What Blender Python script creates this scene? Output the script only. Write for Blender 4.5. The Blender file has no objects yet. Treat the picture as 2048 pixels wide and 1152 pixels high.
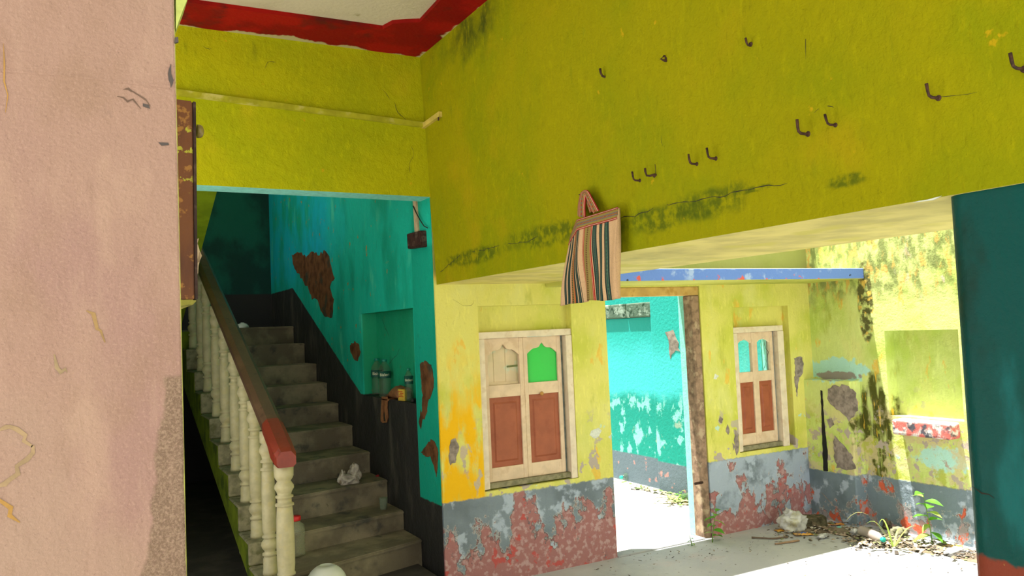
import bpy, bmesh, math, random
from mathutils import Vector, Matrix, noise as mnoise
random.seed(7)
sc = bpy.context.scene
COL = sc.collection

# ------------------------------------------------------------------ camera
F_PX, PITCH, ROLL, YAW, CAM_H = 1605.08, .0509, .0427, .4992, 1.815
_fw = Vector((math.sin(YAW)*math.cos(PITCH), math.cos(YAW)*math.cos(PITCH), math.sin(PITCH)))
_r = Vector((math.cos(YAW), -math.sin(YAW), 0)); _u = _r.cross(_fw)
_c, _s = math.cos(ROLL), math.sin(ROLL)
_r, _u = _c*_r - _s*_u, _s*_r + _c*_u
cd = bpy.data.cameras.new('camera'); cam = bpy.data.objects.new('camera', cd); COL.objects.link(cam)
cd.sensor_width = 36; cd.lens = F_PX/2048*36; cd.clip_start = .02
m = Matrix((_r, _u, -_fw)).transposed().to_4x4(); m.translation = (0, 0, CAM_H); cam.matrix_world = m
sc.camera = cam

# ------------------------------------------------------------------ world, sun, exposure
w = bpy.data.worlds.new('sky'); sc.world = w; w.use_nodes = True
bg = w.node_tree.nodes['Background']; bg.inputs[0].default_value = (1.0, .98, .95, 1); bg.inputs[1].default_value = 1.0
sd = bpy.data.lights.new('sun', 'SUN'); sd.energy = 9.0; sd.angle = .012; sd.color = (1, .96, .88)
sun = bpy.data.objects.new('sun', sd); COL.objects.link(sun)
SUN = Vector((-.17, .118, 1)).normalized(); sun.rotation_euler = SUN.to_track_quat('Z', 'Y').to_euler(); sun.location = (3, 4, 8)
sc.view_settings.view_transform = 'Standard'; sc.view_settings.look = 'None'
sc.view_settings.exposure = 1.02; sc.view_settings.gamma = 1; sc.view_settings.use_curve_mapping = False

# ------------------------------------------------------------------ survey: points of the photograph on the building's planes
def ray(u, v): return _fw + _r*((u-1024)/F_PX) + _u*((576-v)/F_PX)
def onX(u, v, X): q = ray(u, v); return q*(X/q.x) + Vector((0, 0, CAM_H))
def onY(u, v, Y): q = ray(u, v); return q*(Y/q.y) + Vector((0, 0, CAM_H))
def onZ(u, v, Z): q = ray(u, v); return q*((Z-CAM_H)/q.z) + Vector((0, 0, CAM_H))
Y0, XS, X1 = 5.237, 2.23, 5.99          # back wall, stair side wall, right wall
ZC, ZB, ZL = 3.775, 2.15, 2.80          # ceiling, loft soffit, stair lintel
FR = .12                                # raised floor of the room
def bx(z): return 2.25 - .04*(z-ZB)     # leaning face of the loft wall

# ------------------------------------------------------------------ node helpers
class N:
    def __init__(s, t, k): s.t, s.k = t, k
    def _m(s, op, o, o2=None):
        n = s.t.nodes.new('ShaderNodeMath'); n.operation = op; s.t.links.new(s.k, n.inputs[0])
        for i, q in ((1, o), (2, o2)):
            if q is None: continue
            if isinstance(q, N): s.t.links.new(q.k, n.inputs[i])
            else: n.inputs[i].default_value = q
        return N(s.t, n.outputs[0])
    def __add__(s, o): return s._m('ADD', o)
    def __sub__(s, o): return s._m('SUBTRACT', o)
    def __mul__(s, o): return s._m('MULTIPLY', o)
    def __truediv__(s, o): return s._m('DIVIDE', o)
    def abs(s): return s._m('ABSOLUTE', 0.)
    def mx(s, o): return s._m('MAXIMUM', o)
    def mn(s, o): return s._m('MINIMUM', o)
    def inv(s): return (s*-1.)+1.
    def sm(s, lo, hi):                   # smooth step from lo to hi
        n = s.t.nodes.new('ShaderNodeMapRange'); n.interpolation_type = 'SMOOTHSTEP'; s.t.links.new(s.k, n.inputs[0])
        if lo <= hi: n.inputs[1].default_value, n.inputs[2].default_value, n.inputs[3].default_value, n.inputs[4].default_value = lo, hi, 0, 1
        else: n.inputs[1].default_value, n.inputs[2].default_value, n.inputs[3].default_value, n.inputs[4].default_value = hi, lo, 1, 0
        return N(s.t, n.outputs[0])
class M:
    def __init__(s, name, rough=.8, spec=.25):
        s.m = bpy.data.materials.new(name); s.m.use_nodes = True; s.t = s.m.node_tree
        s.b = s.t.nodes['Principled BSDF']; s.b.inputs['Roughness'].default_value = rough
        s.b.inputs['Specular IOR Level'].default_value = spec; s.col = None
        g = s.t.nodes.new('ShaderNodeNewGeometry'); s.pos = g.outputs['Position']
        x = s.t.nodes.new('ShaderNodeSeparateXYZ'); s.t.links.new(s.pos, x.inputs[0])
        s.x, s.y, s.z = (N(s.t, x.outputs[i]) for i in range(3)); s.bumps = []
        x = s.t.nodes.new('ShaderNodeSeparateXYZ'); s.t.links.new(g.outputs['Normal'], x.inputs[0])
        s.nx, s.ny, s.nz = (N(s.t, x.outputs[i]) for i in range(3))
    def noise(s, scale, detail=4, st=(1, 1, 1), off=0., rough=.55, dist=0.):
        mp = s.t.nodes.new('ShaderNodeMapping'); s.t.links.new(s.pos, mp.inputs[0])
        mp.inputs['Scale'].default_value = st; mp.inputs['Location'].default_value = (off, off*1.7, off*.6)
        n = s.t.nodes.new('ShaderNodeTexNoise'); n.inputs['Scale'].default_value = scale; n.inputs['Detail'].default_value = detail
        n.inputs['Roughness'].default_value = rough; n.inputs['Distortion'].default_value = dist
        s.t.links.new(mp.outputs[0], n.inputs[0]); return N(s.t, n.outputs[0])
    def base(s, c): s.col = c if not isinstance(c, tuple) else c; return s
    def over(s, c, fac):                 # lay colour c over what is there where fac = 1
        n = s.t.nodes.new('ShaderNodeMix'); n.data_type = 'RGBA'
        if isinstance(fac, N): s.t.links.new(fac.k, n.inputs[0])
        else: n.inputs[0].default_value = fac
        for i, q in ((6, s.col), (7, c)):
            if isinstance(q, tuple): n.inputs[i].default_value = (*q, 1)
            else: s.t.links.new(q, n.inputs[i])
        s.col = n.outputs[2]; return s
    def bump(s, h, dist): s.bumps.append((h, dist)); return s
    def blob(s, c, r, amp=.5, sc=6., soft=.12, off=0.):   # irregular patch round c (None = ignore that axis)
        d = None
        for q, cc, rr in zip((s.x, s.y, s.z), c, r):
            if cc is None: continue
            e = (q-cc)*(1./rr); e = e*e; d = e if d is None else d+e
        d = d._m('SQRT', 0.)+(s.noise(sc, 5, off=off)-.5)*(amp*2)
        return d.sm(1+soft, 1-soft)
    def done(s):
        if isinstance(s.col, tuple): s.b.inputs['Base Color'].default_value = (*s.col, 1)
        else: s.t.links.new(s.col, s.b.inputs['Base Color'])
        prev = None
        for h, dist in s.bumps:
            n = s.t.nodes.new('ShaderNodeBump'); n.inputs['Distance'].default_value = dist; s.t.links.new(h.k, n.inputs['Height'])
            if prev: s.t.links.new(prev, n.inputs['Normal'])
            prev = n.outputs[0]
        if prev: s.t.links.new(prev, s.b.inputs['Normal'])
        return s.m
def srgb(r, g, b):
    f = lambda c: (c/255/12.92) if c/255 <= .04045 else ((c/255+.055)/1.055)**2.4
    return (f(r), f(g), f(b))
def plain(name, c, rough=.7, spec=.3, var=.12, scale=30, dirt=None, metal=0., dsc=9, bd=.002):
    a = M(name, rough, spec); a.base(c).over(tuple(q*(1-var*2) for q in c), a.noise(scale, 5).sm(.35, .7))
    if dirt: a.over(dirt, a.noise(dsc, 6, off=3).sm(.52, .66))
    a.bump(a.noise(scale*2, 3), bd); a.b.inputs['Metallic'].default_value = metal
    return a.done()
MAT = {}

# ------------------------------------------------------------------ mesh helpers
def link(name, me, mat, parent=None, smooth=False):
    o = bpy.data.objects.new(name, me); COL.objects.link(o)
    if mat is not None:
        for q in (mat if isinstance(mat, (list, tuple)) else [mat]): me.materials.append(q)
    if parent: o.parent = parent
    if smooth:
        for p in me.polygons: p.use_smooth = True
    return o
def from_bm(name, bm, mat, parent=None, smooth=False, recalc=True):
    if recalc: bmesh.ops.recalc_face_normals(bm, faces=bm.faces)
    me = bpy.data.meshes.new(name); bm.to_mesh(me); bm.free(); return link(name, me, mat, parent, smooth)
def raw(name, vs, fs, mat, parent=None, smooth=False):
    bm = bmesh.new(); v = [bm.verts.new(p) for p in vs]
    for f in fs:
        try: bm.faces.new([v[i] for i in f])
        except ValueError: pass
    return from_bm(name, bm, mat, parent, smooth)
def boxto(bm, a, b):
    (x0, y0, z0), (x1, y1, z1) = a, b
    v = [bm.verts.new(p) for p in ((x0,y0,z0),(x1,y0,z0),(x1,y1,z0),(x0,y1,z0),(x0,y0,z1),(x1,y0,z1),(x1,y1,z1),(x0,y1,z1))]
    for f in ((0,3,2,1),(4,5,6,7),(0,1,5,4),(1,2,6,5),(2,3,7,6),(3,0,4,7)): bm.faces.new([v[i] for i in f])
    return v
def box(name, a, b, mat, parent=None, bev=0., seg=2):
    bm = bmesh.new(); boxto(bm, a, b)
    if bev: bmesh.ops.bevel(bm, geom=list(bm.edges), offset=bev, segments=seg, affect='EDGES', profile=.5)
    return from_bm(name, bm, mat, parent)
def prism(name, pts, d, mat, parent=None, bev=0.):     # polygon pts (3D, planar) pushed along vector d
    bm = bmesh.new(); a = [bm.verts.new(p) for p in pts]; b = [bm.verts.new(Vector(p)+Vector(d)) for p in pts]
    n = len(a); bm.faces.new(a); bm.faces.new(b[::-1])
    for i in range(n): bm.faces.new((a[i], b[i], b[(i+1) % n], a[(i+1) % n]))
    if bev: bmesh.ops.recalc_face_normals(bm, faces=bm.faces); bmesh.ops.bevel(bm, geom=list(bm.edges), offset=bev, segments=2, affect='EDGES')
    return from_bm(name, bm, mat, parent)
def lathe_bm(prof, seg=20, bm=None, at=(0, 0, 0)):
    bm = bm or bmesh.new(); rings = []
    for r, z in prof:
        rings.append([bm.verts.new((at[0]+r*math.cos(2*math.pi*i/seg), at[1]+r*math.sin(2*math.pi*i/seg), at[2]+z)) for i in range(seg)])
    for a, b in zip(rings, rings[1:]):
        for i in range(seg): bm.faces.new((a[i], a[(i+1) % seg], b[(i+1) % seg], b[i]))
    bm.faces.new(rings[0][::-1]); bm.faces.new(rings[-1]); return bm
def lathe(name, prof, mat, parent=None, seg=20, at=(0, 0, 0)):
    o = from_bm(name, lathe_bm(prof, seg), mat, parent, True); o.location = at
    return o
def tube_bm(pts, r, seg=8, bm=None):
    bm = bm or bmesh.new(); pts = [Vector(p) for p in pts]; rs = r if isinstance(r, (list, tuple)) else [r]*len(pts); rings = []
    for i, p in enumerate(pts):
        t = (pts[min(i+1, len(pts)-1)]-pts[max(i-1, 0)]).normalized()
        a = t.cross(Vector((0, 0, 1)) if abs(t.z) < .9 else Vector((1, 0, 0))).normalized(); b = t.cross(a)
        rings.append([bm.verts.new(p+rs[i]*(a*math.cos(2*math.pi*k/seg)+b*math.sin(2*math.pi*k/seg))) for k in range(seg)])
    for a, b in zip(rings, rings[1:]):
        for i in range(seg): bm.faces.new((a[i], a[(i+1) % seg], b[(i+1) % seg], b[i]))
    bm.faces.new(rings[0][::-1]); bm.faces.new(rings[-1]); return bm
def tube(name, pts, r, mat, parent=None, seg=8): return from_bm(name, tube_bm(pts, r, seg), mat, parent, True)
def empty(name, loc=(0, 0, 0), rz=0.):
    o = bpy.data.objects.new(name, None); COL.objects.link(o); o.location = loc; o.rotation_euler.z = rz; o.empty_display_size = .1
    return o
def tag(o, label, cat, group=None):
    o['label'] = label; o['category'] = cat
    if group: o['group'] = group
    return o
def struct(o): o['kind'] = 'structure'; return o
def wall(name, mp, a0, a1, b0, b1, thick, holes, mat, sub=0):
    """slab wall; mp(a, b, depth) gives the point; holes (a0, a1, b0, b1, depth), depth None = right through; later ones win"""
    A = sorted({a0, a1, *[h[i] for h in holes for i in (0, 1)]}); B = sorted({b0, b1, *[h[i] for h in holes for i in (2, 3)]})
    def dep(i, j):
        if i < 0 or j < 0 or i >= len(A)-1 or j >= len(B)-1: return thick
        ca, cb, d = (A[i]+A[i+1])/2, (B[j]+B[j+1])/2, 0.
        for h in holes:
            if h[0] < ca < h[1] and h[2] < cb < h[3]: d = thick if h[4] is None else h[4]
        return d
    bm = bmesh.new(); cache = {}
    def V(a, b, d):
        k = (round(a, 5), round(b, 5), round(d, 5))
        if k not in cache: cache[k] = bm.verts.new(mp(a, b, d))
        return cache[k]
    for i in range(-1, len(A)):
        for j in range(-1, len(B)):
            d = dep(i, j); inside = 0 <= i < len(A)-1 and 0 <= j < len(B)-1
            if inside and d < thick:
                q = ((A[i], B[j]), (A[i+1], B[j]), (A[i+1], B[j+1]), (A[i], B[j+1]))
                bm.faces.new([V(a, b, d) for a, b in q]); bm.faces.new([V(a, b, thick) for a, b in q][::-1])
            if 0 <= j < len(B)-1 and i+1 < len(A) and dep(i+1, j) != d:
                e = dep(i+1, j); a = A[i+1]; bm.faces.new([V(a, B[j], d), V(a, B[j+1], d), V(a, B[j+1], e), V(a, B[j], e)])
            if 0 <= i < len(A)-1 and j+1 < len(B) and dep(i, j+1) != d:
                e = dep(i, j+1); b = B[j+1]; bm.faces.new([V(A[i], b, d), V(A[i+1], b, d), V(A[i+1], b, e), V(A[i], b, e)])
    return struct(from_bm(name, bm, mat))
def rough_poly(pts, step=.02, amp=.008, seed=0):      # finer, ragged outline
    rnd = random.Random(seed); out = []; n = len(pts)
    for i in range(n):
        a, b = Vector(pts[i]), Vector(pts[(i+1) % n]); k = max(1, int((b-a).length/step))
        for j in range(k): out.append(a.lerp(b, j/k)+Vector((rnd.uniform(-amp, amp), rnd.uniform(-amp, amp), rnd.uniform(-amp, amp))))
    return out
def patch(name, pix, plane, val, mat, parent, proud=.003, amp=.006, step=.02, seed=1):   # flake or bare spot on a wall plane
    f = {'X': onX, 'Y': onY}[plane]; pts = rough_poly([f(u, v, val) for u, v in pix], step, amp, seed)
    k = 'XY'.index(plane)
    for p in pts: p[k] = val+.004
    d = Vector((0, 0, 0)); d[k] = -proud-.004
    return prism(name, pts, d, mat, parent)
def crack(name, pix, plane, val, mat, parent, wd=.004, seed=1):        # thin dark crack that stands .6 mm proud of the plaster
    rnd = random.Random(seed); f = {'X': onX, 'Y': onY}[plane]; k = 'XY'.index(plane); pts = []
    P = [f(u, v, val(0) if callable(val) else val) for u, v in pix]
    for a, b in zip(P, P[1:]):
        n = max(2, int((b-a).length/.03))
        for j in range(n): pts.append(a.lerp(b, j/n)+Vector((rnd.uniform(-.005, .005), rnd.uniform(-.005, .005), rnd.uniform(-.006, .006))))
    pts.append(P[-1]); bm = bmesh.new(); L = []
    for i, p in enumerate(pts):
        t = (pts[min(i+1, len(pts)-1)]-pts[max(i-1, 0)]).normalized(); nn = Vector((0, 0, 0)); nn[k] = 1; s = t.cross(nn).normalized()
        h = wd/2*rnd.uniform(.5, 1.3)*(1 if 0 < i < len(pts)-1 else .3); q = p.copy(); q[k] = val-.0008
        L.append((bm.verts.new(q-s*h), bm.verts.new(q+s*h)))
    for a, b in zip(L, L[1:]): bm.faces.new((a[0], a[1], b[1], b[0]))
    return from_bm(name, bm, mat, parent)

# ------------------------------------------------------------------ materials of the shell
def lime_in(name, c1, c2, c3):      # lime paint of the room: lintel and loft wall
    a = M(name, .7, .08); a.base(c1).over(c2, a.noise(1.6, 5).sm(.42, .68)).over(c3, a.noise(2.3, 6, off=5).sm(.55, .75))
    a.over((.16, .21, .006), (a.noise(14, 6, (1, 1, .25), off=2).sm(.62, .80))*.5)
    n = a.noise(5, 7, off=9); near = a.y.sm(Y0-.12, Y0-.25)
    top = (a.z+(n-.5)*.9+(a.y-4.4).abs()*-.35).sm(3.42, 3.72)*a.y.sm(3.0, 3.9)*near        # mould under the ceiling
    a.over((.045, .065, .006), top*a.noise(3.2, 6, off=4).sm(.36, .62)*.9)
    for cy, cz, ry, rz in ((3.72, 2.315, .40, .06), (4.6, 2.29, .45, .05), (2.72, 2.27, .28, .055), (2.42, 2.285, .2, .06), (1.78, 2.26, .08, .02), (2.2, 2.30, .1, .012)):   # mould along the crack
        a.over((.06, .095, .005), a.blob((None, cy, cz), (1, ry, rz), .95, 12, .3, off=cy)*near*a.noise(24, 6, off=cy).sm(.34, .6)*.8)
    a.over((.62, .36, .01), a.noise(9, 4, off=21).sm(.70, .74)*.6)
    a.over(tuple(q*1.25 for q in c1), a.noise(34, 6, (1, 1, .35), off=91, rough=.65).sm(.52, .70)*.45).over(tuple(q*.7 for q in c1), a.noise(48, 6, (1, 1, .3), off=95, rough=.65).sm(.55, .72)*.5)
    a.over((.05, .055, .004), a.noise(75, 2, off=33).sm(.775, .79)*.8)
    a.bump(a.noise(90, 6, rough=.65), .004).bump(a.noise(22, 5), .006).bump(a.noise(6, 3), .010); return a.done()
def dado(a, lim, c1=(.20, .25, .29), c2=(.34, .155, .15), c3=(.46, .09, .08), thr=.5, c3t=.60):
    d = (a.z+(a.noise(30, 3)-.5)*.03).sm(lim+.008, lim-.008); n = a.noise(4.2, 8, (1, 1, .7), off=7, rough=.62)
    k = n+(a.z-lim*.5)*-.35+a.x.sm(4.5, 4.7)*-.045
    a.over(c1, d).over(tuple(q*.72 for q in c1), d*a.noise(2.2, 5, off=8).sm(.45, .62))
    a.over((.42, .50, .60), d*a.noise(5.5, 6, off=17).sm(.55, .62)*.8)
    if lim > .5: a.over((.36, .43, .52), d*a.x.sm(4.5, 4.7)*a.noise(3, 6, off=23).sm(.40, .52)*.85)
    p = k.sm(thr, thr+.025)
    a.over(c2, d*p).over((.45, .29, .28), d*p*a.noise(26, 5, off=3).sm(.5, .62)).over(c3, d*p*a.noise(11, 6, off=31).sm(c3t, c3t+.06))
    a.over((.55, .5, .45), d*k.sm(thr-.012, thr)*k.sm(thr+.012, thr)*.6)
    a.bump(p.inv()*d, .006); return d
def lime_out(name, base, lim, left=False, thr=.5, right=False):
    a = M(name, .75, .2); a.base(base).over(tuple(q*s for q, s in zip(base, (.78, .86, .5))), a.noise(2.1, 6, off=1).sm(.42, .66))
    a.over((.66, .66, .24), a.noise(3.1, 5, (1, 1, .5), off=13).sm(.52, .72)*.7)
    a.over((.30, .34, .03), (a.noise(6, 8, (1, 1, .35), off=6).sm(.60, .76))*.7)
    a.over((.72, .44, .06), a.noise(7.5, 8, (1, 1, .45), off=26).sm(.62, .68)*.75)
    a.over(tuple(min(.9, q*1.18) for q in base), a.noise(30, 6, (1, 1, .35), off=91, rough=.65).sm(.52, .68)*.5).over(tuple(q*.72 for q in base), a.noise(42, 6, (1, 1, .3), off=95, rough=.65).sm(.56, .72)*.55).over((.10, .09, .04), a.noise(70, 2, off=33).sm(.77, .79)*.8)
    low = a.z.sm(1.35, .75)
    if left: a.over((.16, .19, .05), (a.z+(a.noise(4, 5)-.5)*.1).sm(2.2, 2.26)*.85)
    a.over((.42, .36, .31), a.noise(8, 8, off=19).sm(.61, .63)*low).over((.42, .66, .60), a.noise(6.5, 7, off=43).sm(.665, .68)*low)
    if left:        # the strip next to the stair: orange undercoat showing
        s = a.x.sm(2.585, 2.55)*((a.z+(a.noise(7, 6, (1, 1, .4))-.5)*1.2).sm(1.75, 1.15))
        a.over((.80, .46, .006), s*a.noise(9, 8, (1, 1, .35), off=2).sm(.40, .55)).over((.50, .42, .30), s*a.noise(10, 7, (1, 1, .5), off=52).sm(.62, .66)*a.z.sm(1.25, 1.0))
    if right:       # weathered wall under the open sky: moss, yellow undercoat, running stains
        hi = (a.z+(a.noise(4, 6)-.5)*.5).sm(1.85, 2.10)
        a.over((.13, .16, .05), hi*a.noise(11, 8, (1, 1.2, .6), off=3, rough=.65).sm(.38, .60)*.8).over((.64, .40, .10), hi*a.noise(14, 8, (1, 1, .5), off=8, rough=.65).sm(.53, .62)*.8)
        a.over((.55, .47, .36), hi*a.noise(6, 8, (1, 1, .5), off=61).sm(.56, .62)*a.y.sm(4.5, 4.0))
        st = a.blob((None, 4.60, .80), (1, .15, .48), .45, 9, off=4); a.over((.075, .08, .012), st*a.noise(9, 7, (1, 1.5, .25), off=1).sm(.36, .52)).over((.70, .45, .05), st*a.noise(14, 7, (1, 2, .3), off=77).sm(.58, .64))
        st = a.blob((None, 4.63, 1.92), (1, .075, .36), .35, 9, off=14); a.over((.10, .10, .03), st*a.noise(20, 6, off=7).sm(.36, .56)).over((.66, .45, .09), st*a.noise(14, 6, off=3).sm(.54, .62)*.9)
        a.over((.40, .68, .60), a.blob((None, 4.98, 1.33), (1, .34, .10), .9, 13, off=24)).over((.42, .70, .62), a.blob((None, 4.02, .64), (1, .2, .11), 1.0, 13, off=34))
        lo_ = a.z.sm(1.15, .8); a.over((.58, .50, .26), lo_*a.noise(6, 8, off=101, rough=.65).sm(.48, .56)*.8).over((.40, .44, .06), lo_*a.noise(5, 8, off=111, rough=.65).sm(.54, .60)*.8).over((.42, .36, .30), lo_*a.noise(9, 8, off=121, rough=.65).sm(.57, .60))
        a.over((.30, .27, .25), a.blob((None, 4.98, 1.275), (1, .25, .035), .9, 16, off=8))
    d = dado(a, lim, thr=thr) if not right else dado(a, lim, (.17, .225, .26), (.30, .28, .28), (.58, .12, .06), thr-.04, .50)
    a.bump(a.noise(60, 4), .003).bump(a.noise(10, 4), .008); return a.done()
def teal_stair():
    a = M('teal_paint_stair_wall', .6, .2); a.base((.010, .46, .33)).over((.006, .40, .50), (a.y+(a.noise(2, 4)-.5)*1.2).sm(7.2, 8.4)*a.z.sm(2.2, 2.7))
    a.over((.006, .32, .21), a.noise(2.6, 6, (1, 1, .6), off=3).sm(.45, .68)).over((.07, .55, .36), a.noise(5, 7, (1, 1, .4), off=8).sm(.58, .72)*.7)
    a.over((.30, .22, .05), a.noise(12, 7, off=18).sm(.66, .70)*a.y.sm(5.7, 6.3))
    a.over((.02, .05, .03), a.noise(16, 7, off=28).sm(.66, .72)*a.z.sm(2.1, 1.6))
    a.over((.012, .30, .13), a.x.sm(XS+.005, XS+.02)*.8).over((.004, .30, .20), a.y.sm(5.66, 5.64)*a.z.sm(2.46, 2.42)*.8)
    line = (a.y-6.95)*.454+1.275; lim = line.mx(1.295).mn(2.40)
    s = a.y.sm(5.66, 5.645); lim = lim*(s.inv())+s*.60
    d = (a.z-lim+(a.noise(20, 3)-.5)*.02).sm(.006, -.006)
    a.over((.026, .026, .024), d).over((.075, .07, .055), d*a.noise(7, 7, (1, 1, .3), off=5).sm(.52, .74))
    a.bump(a.noise(50, 4), .003).bump(a.noise(8, 4, off=2), .012); return a.done()
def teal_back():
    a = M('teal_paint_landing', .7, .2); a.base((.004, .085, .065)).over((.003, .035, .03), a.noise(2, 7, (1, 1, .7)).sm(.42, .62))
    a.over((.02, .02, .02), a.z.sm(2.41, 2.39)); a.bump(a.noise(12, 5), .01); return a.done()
def pink():
    a = M('pink_plaster', .72, .25); a.base((.255, .162, .122)).over((.265, .185, .135), a.noise(1.7, 5).sm(.4, .65)).over((.235, .142, .116), a.noise(4, 6, (1, 1, .5), off=4).sm(.5, .66)).over((.215, .135, .092), a.noise(11, 7, (1, 1, .6), off=14).sm(.5, .7)*.6).over((.31, .21, .15), a.noise(8, 7, (1, 1, .5), off=24).sm(.56, .7)*.6)
    e = (a.x-.135+(a.noise(30, 6, off=3)-.5)*.03); g = (e+(a.z*-1.+1.76)*.11+.025)
    a.over((.13, .085, .055), g.sm(-.004, .004)*(a.z+(a.noise(14, 4)-.5)*.03).sm(1.768, 1.758)).over((.22, .155, .105), g.sm(-.004, .004)*(a.z+(a.noise(14, 4)-.5)*.03).sm(1.768, 1.758)*a.noise(330, 4, rough=.7).sm(.40, .66)*.9)
    a.over((.20, .13, .10), a.noise(22, 7, off=31).sm(.68, .74)*.7).over((.40, .22, .05), a.noise(5.5, 8, (1, 1, .35), off=55).sm(.705, .73))
    a.over((.46, .50, .10), (a.x+(a.noise(20, 4)-.5)*.004).sm(.1330, .1350))
    a.over((.30, .20, .15), a.noise(40, 6, (1, 1, .18), off=71).sm(.54, .68)*.35).over((.20, .125, .09), a.noise(60, 6, (1, 1, .2), off=81).sm(.58, .72)*.4)
    a.over((.34, .23, .175), a.noise(260, 3, off=6).sm(.52, .66)*.3).over((.17, .10, .08), a.noise(200, 3, off=16).sm(.62, .72)*.5)
    a.bump(a.noise(160, 5), .0022).bump(a.noise(26, 6, (1, 1, .6), off=2), .003); return a.done()
def concrete(name, c, c2, sc=2., st=None):
    a = M(name, .8, .2); a.base(c).over(c2, a.noise(sc, 7).sm(.42, .66)).over(tuple(q*.55 for q in c), a.noise(sc*7, 7, off=3).sm(.62, .74)*.6)
    if st: a.over(st, a.noise(sc*1.7, 6, off=9).sm(.55, .7)*.8)
    a.over(tuple(q*.3 for q in c), a.noise(120, 2, off=5).sm(.74, .78)); a.bump(a.noise(80, 4), .002).bump(a.noise(9, 4), .006); return a.done()
def teal_yard():
    a = M('turquoise_paint_courtyard', .7, .25); a.base((.045, .46, .48)).over((.008, .33, .28), (a.z+(a.noise(3, 5)-.5)*.3).sm(1.35, 1.75)*.8)
    low = ((a.z-1.0)+(a.noise(2.3, 6)-.5)*.5).sm(.10, -.10)
    a.over((.0, .24, .19), low).over((.20, .52, .48), low*a.noise(6.5, 8, (1, 1, .8), off=3, rough=.65).sm(.53, .59))
    a.over((.22, .33, .26), low*a.noise(7, 7, off=12).sm(.66, .72))
    d = a.z.sm(.33, .31); a.over((.10, .14, .17), d).over((.35, .2, .19), d*a.noise(8, 6).sm(.62, .66)); a.bump(a.noise(30, 5), .005); return a.done()
def coping_m():
    a = M('mossy_coping', .9, .1); a.base((.10, .15, .11)).over((.26, .33, .27), a.noise(8, 6).sm(.5, .6)).over((.03, .06, .04), a.noise(14, 5, off=3).sm(.55, .62)); a.bump(a.noise(30, 5), .01); return a.done()
def column_m():
    a = M('dark_teal_column_paint', .40, .14); a.base((.002, .062, .058)).over((.008, .028, .018), a.noise(2.6, 7, (1, 1, .55)).sm(.45, .62)).over((.008, .15, .16), a.noise(4, 6, (1, 1, .4), off=9).sm(.56, .7)*.6)
    a.over((.35, .07, .03), a.noise(7, 6, off=14).sm(.735, .75))
    d = (a.z+(a.noise(16, 4)-.5)*.06).sm(1.115, 1.100); a.over((.22, .045, .025), d).over((.42, .33, .10), d*a.noise(22, 4, off=2).sm(.66, .69)*a.z.sm(1.03, 1.08))
    a.bump(a.noise(45, 5), .0025).bump(a.noise(16, 4, (1, 1, .6)), .004); return a.done()
def canopy_m():
    a = M('blue_edge_canopy', .8, .2); a.base((.50, .52, .12)).over((.36, .40, .07), a.noise(3, 6).sm(.45, .65))
    f = a.ny.sm(-.5, -.8); a.over((.13, .24, .58), f).over((.34, .46, .68), f*a.noise(9, 6, off=2).sm(.56, .70)).over((.62, .12, .09), f*(a.noise(8, 8, off=5)+(a.z-2.165)*-1.2).sm(.60, .64)).over((.03, .04, .07), f*a.noise(12, 6, off=8).sm(.66, .7))
    a.over((.62, .62, .58), a.nz.sm(.5, .8)); a.bump(a.noise(30, 5), .006); return a.done()
def ceil_m():
    a = M('cream_ceiling', .85, .15); a.base((.50, .46, .34)).over((.42, .38, .27), a.noise(1.5, 5).sm(.45, .65)).over((.25, .22, .10), a.noise(6, 7, off=4).sm(.66, .74)*.7); a.bump(a.noise(40, 4), .003); return a.done()
def red_m():
    a = M('red_ceiling_band', .7, .06); a.base((.20, .006, .004)).over((.29, .008, .005), a.noise(2.5, 5).sm(.45, .6)).over((.10, .012, .008), a.noise(4, 6, off=4).sm(.52, .68))
    e = (a.y-5.02+(a.noise(3, 6, (1, .2, 1))-.5)*.42).sm(.18, .20).mx((a.x-2.03+(a.noise(7, 6, (.2, 1, 1), off=6)-.5)*.25).sm(.16, .18))
    a.over((.42, .38, .20), e); a.bump(a.noise(40, 4), .003); return a.done()
MAT['in'] = lime_in('lime_paint_lintel', (.41, .415, .004), (.34, .375, .004), (.46, .42, .008)); MAT['loft'] = lime_in('shaded_lime_paint_loft', (.28, .268, .0015), (.225, .25, .0015), (.33, .275, .003))  # loft copy of the lintel paint, darkened in colour to stand for shade
MAT['out1'] = lime_out('lime_paint_window_wall', (.66, .63, .16), .62, left=True, thr=.46)
MAT['out2'] = lime_out('lime_paint_right_wall', (.58, .67, .23), .43, right=True, thr=.55)
MAT['stair'] = teal_stair(); MAT['back'] = teal_back(); MAT['pink'] = pink(); MAT['yard'] = teal_yard(); MAT['coping'] = coping_m()
MAT['column'] = column_m(); MAT['canopy'] = canopy_m(); MAT['ceil'] = ceil_m(); MAT['red'] = red_m()
MAT['floor'] = concrete('veranda_concrete', (.37, .375, .385), (.44, .44, .445), 1.5, (.44, .375, .365))
MAT['yardfloor'] = concrete('courtyard_concrete', (.56, .52, .46), (.62, .58, .52), 1.2)
MAT['roomfloor'] = concrete('room_floor_cement', (.60, .56, .48), (.66, .62, .54), 2.)
MAT['blackfloor'] = concrete('shade_black_floor', (.05, .046, .038), (.085, .076, .06), 3.)  # near-black floor colour standing in for the shade under the stairs
MAT['step'] = concrete('worn_step_cement', (.15, .128, .083), (.26, .225, .14), 4., (.06, .065, .055))
MAT['dark'] = plain('understair_shade', (.012, .011, .010))  # near-black stand-in for under-stair shade, assigned to nothing
MAT['soff'] = plain('pale_lime_soffit', (.74, .66, .22), scale=5, var=.14, dirt=(.60, .55, .12), dsc=3)
MAT['cyan'] = plain('cyan_lintel_underside', (.30, .78, .70), var=.1)
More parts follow.
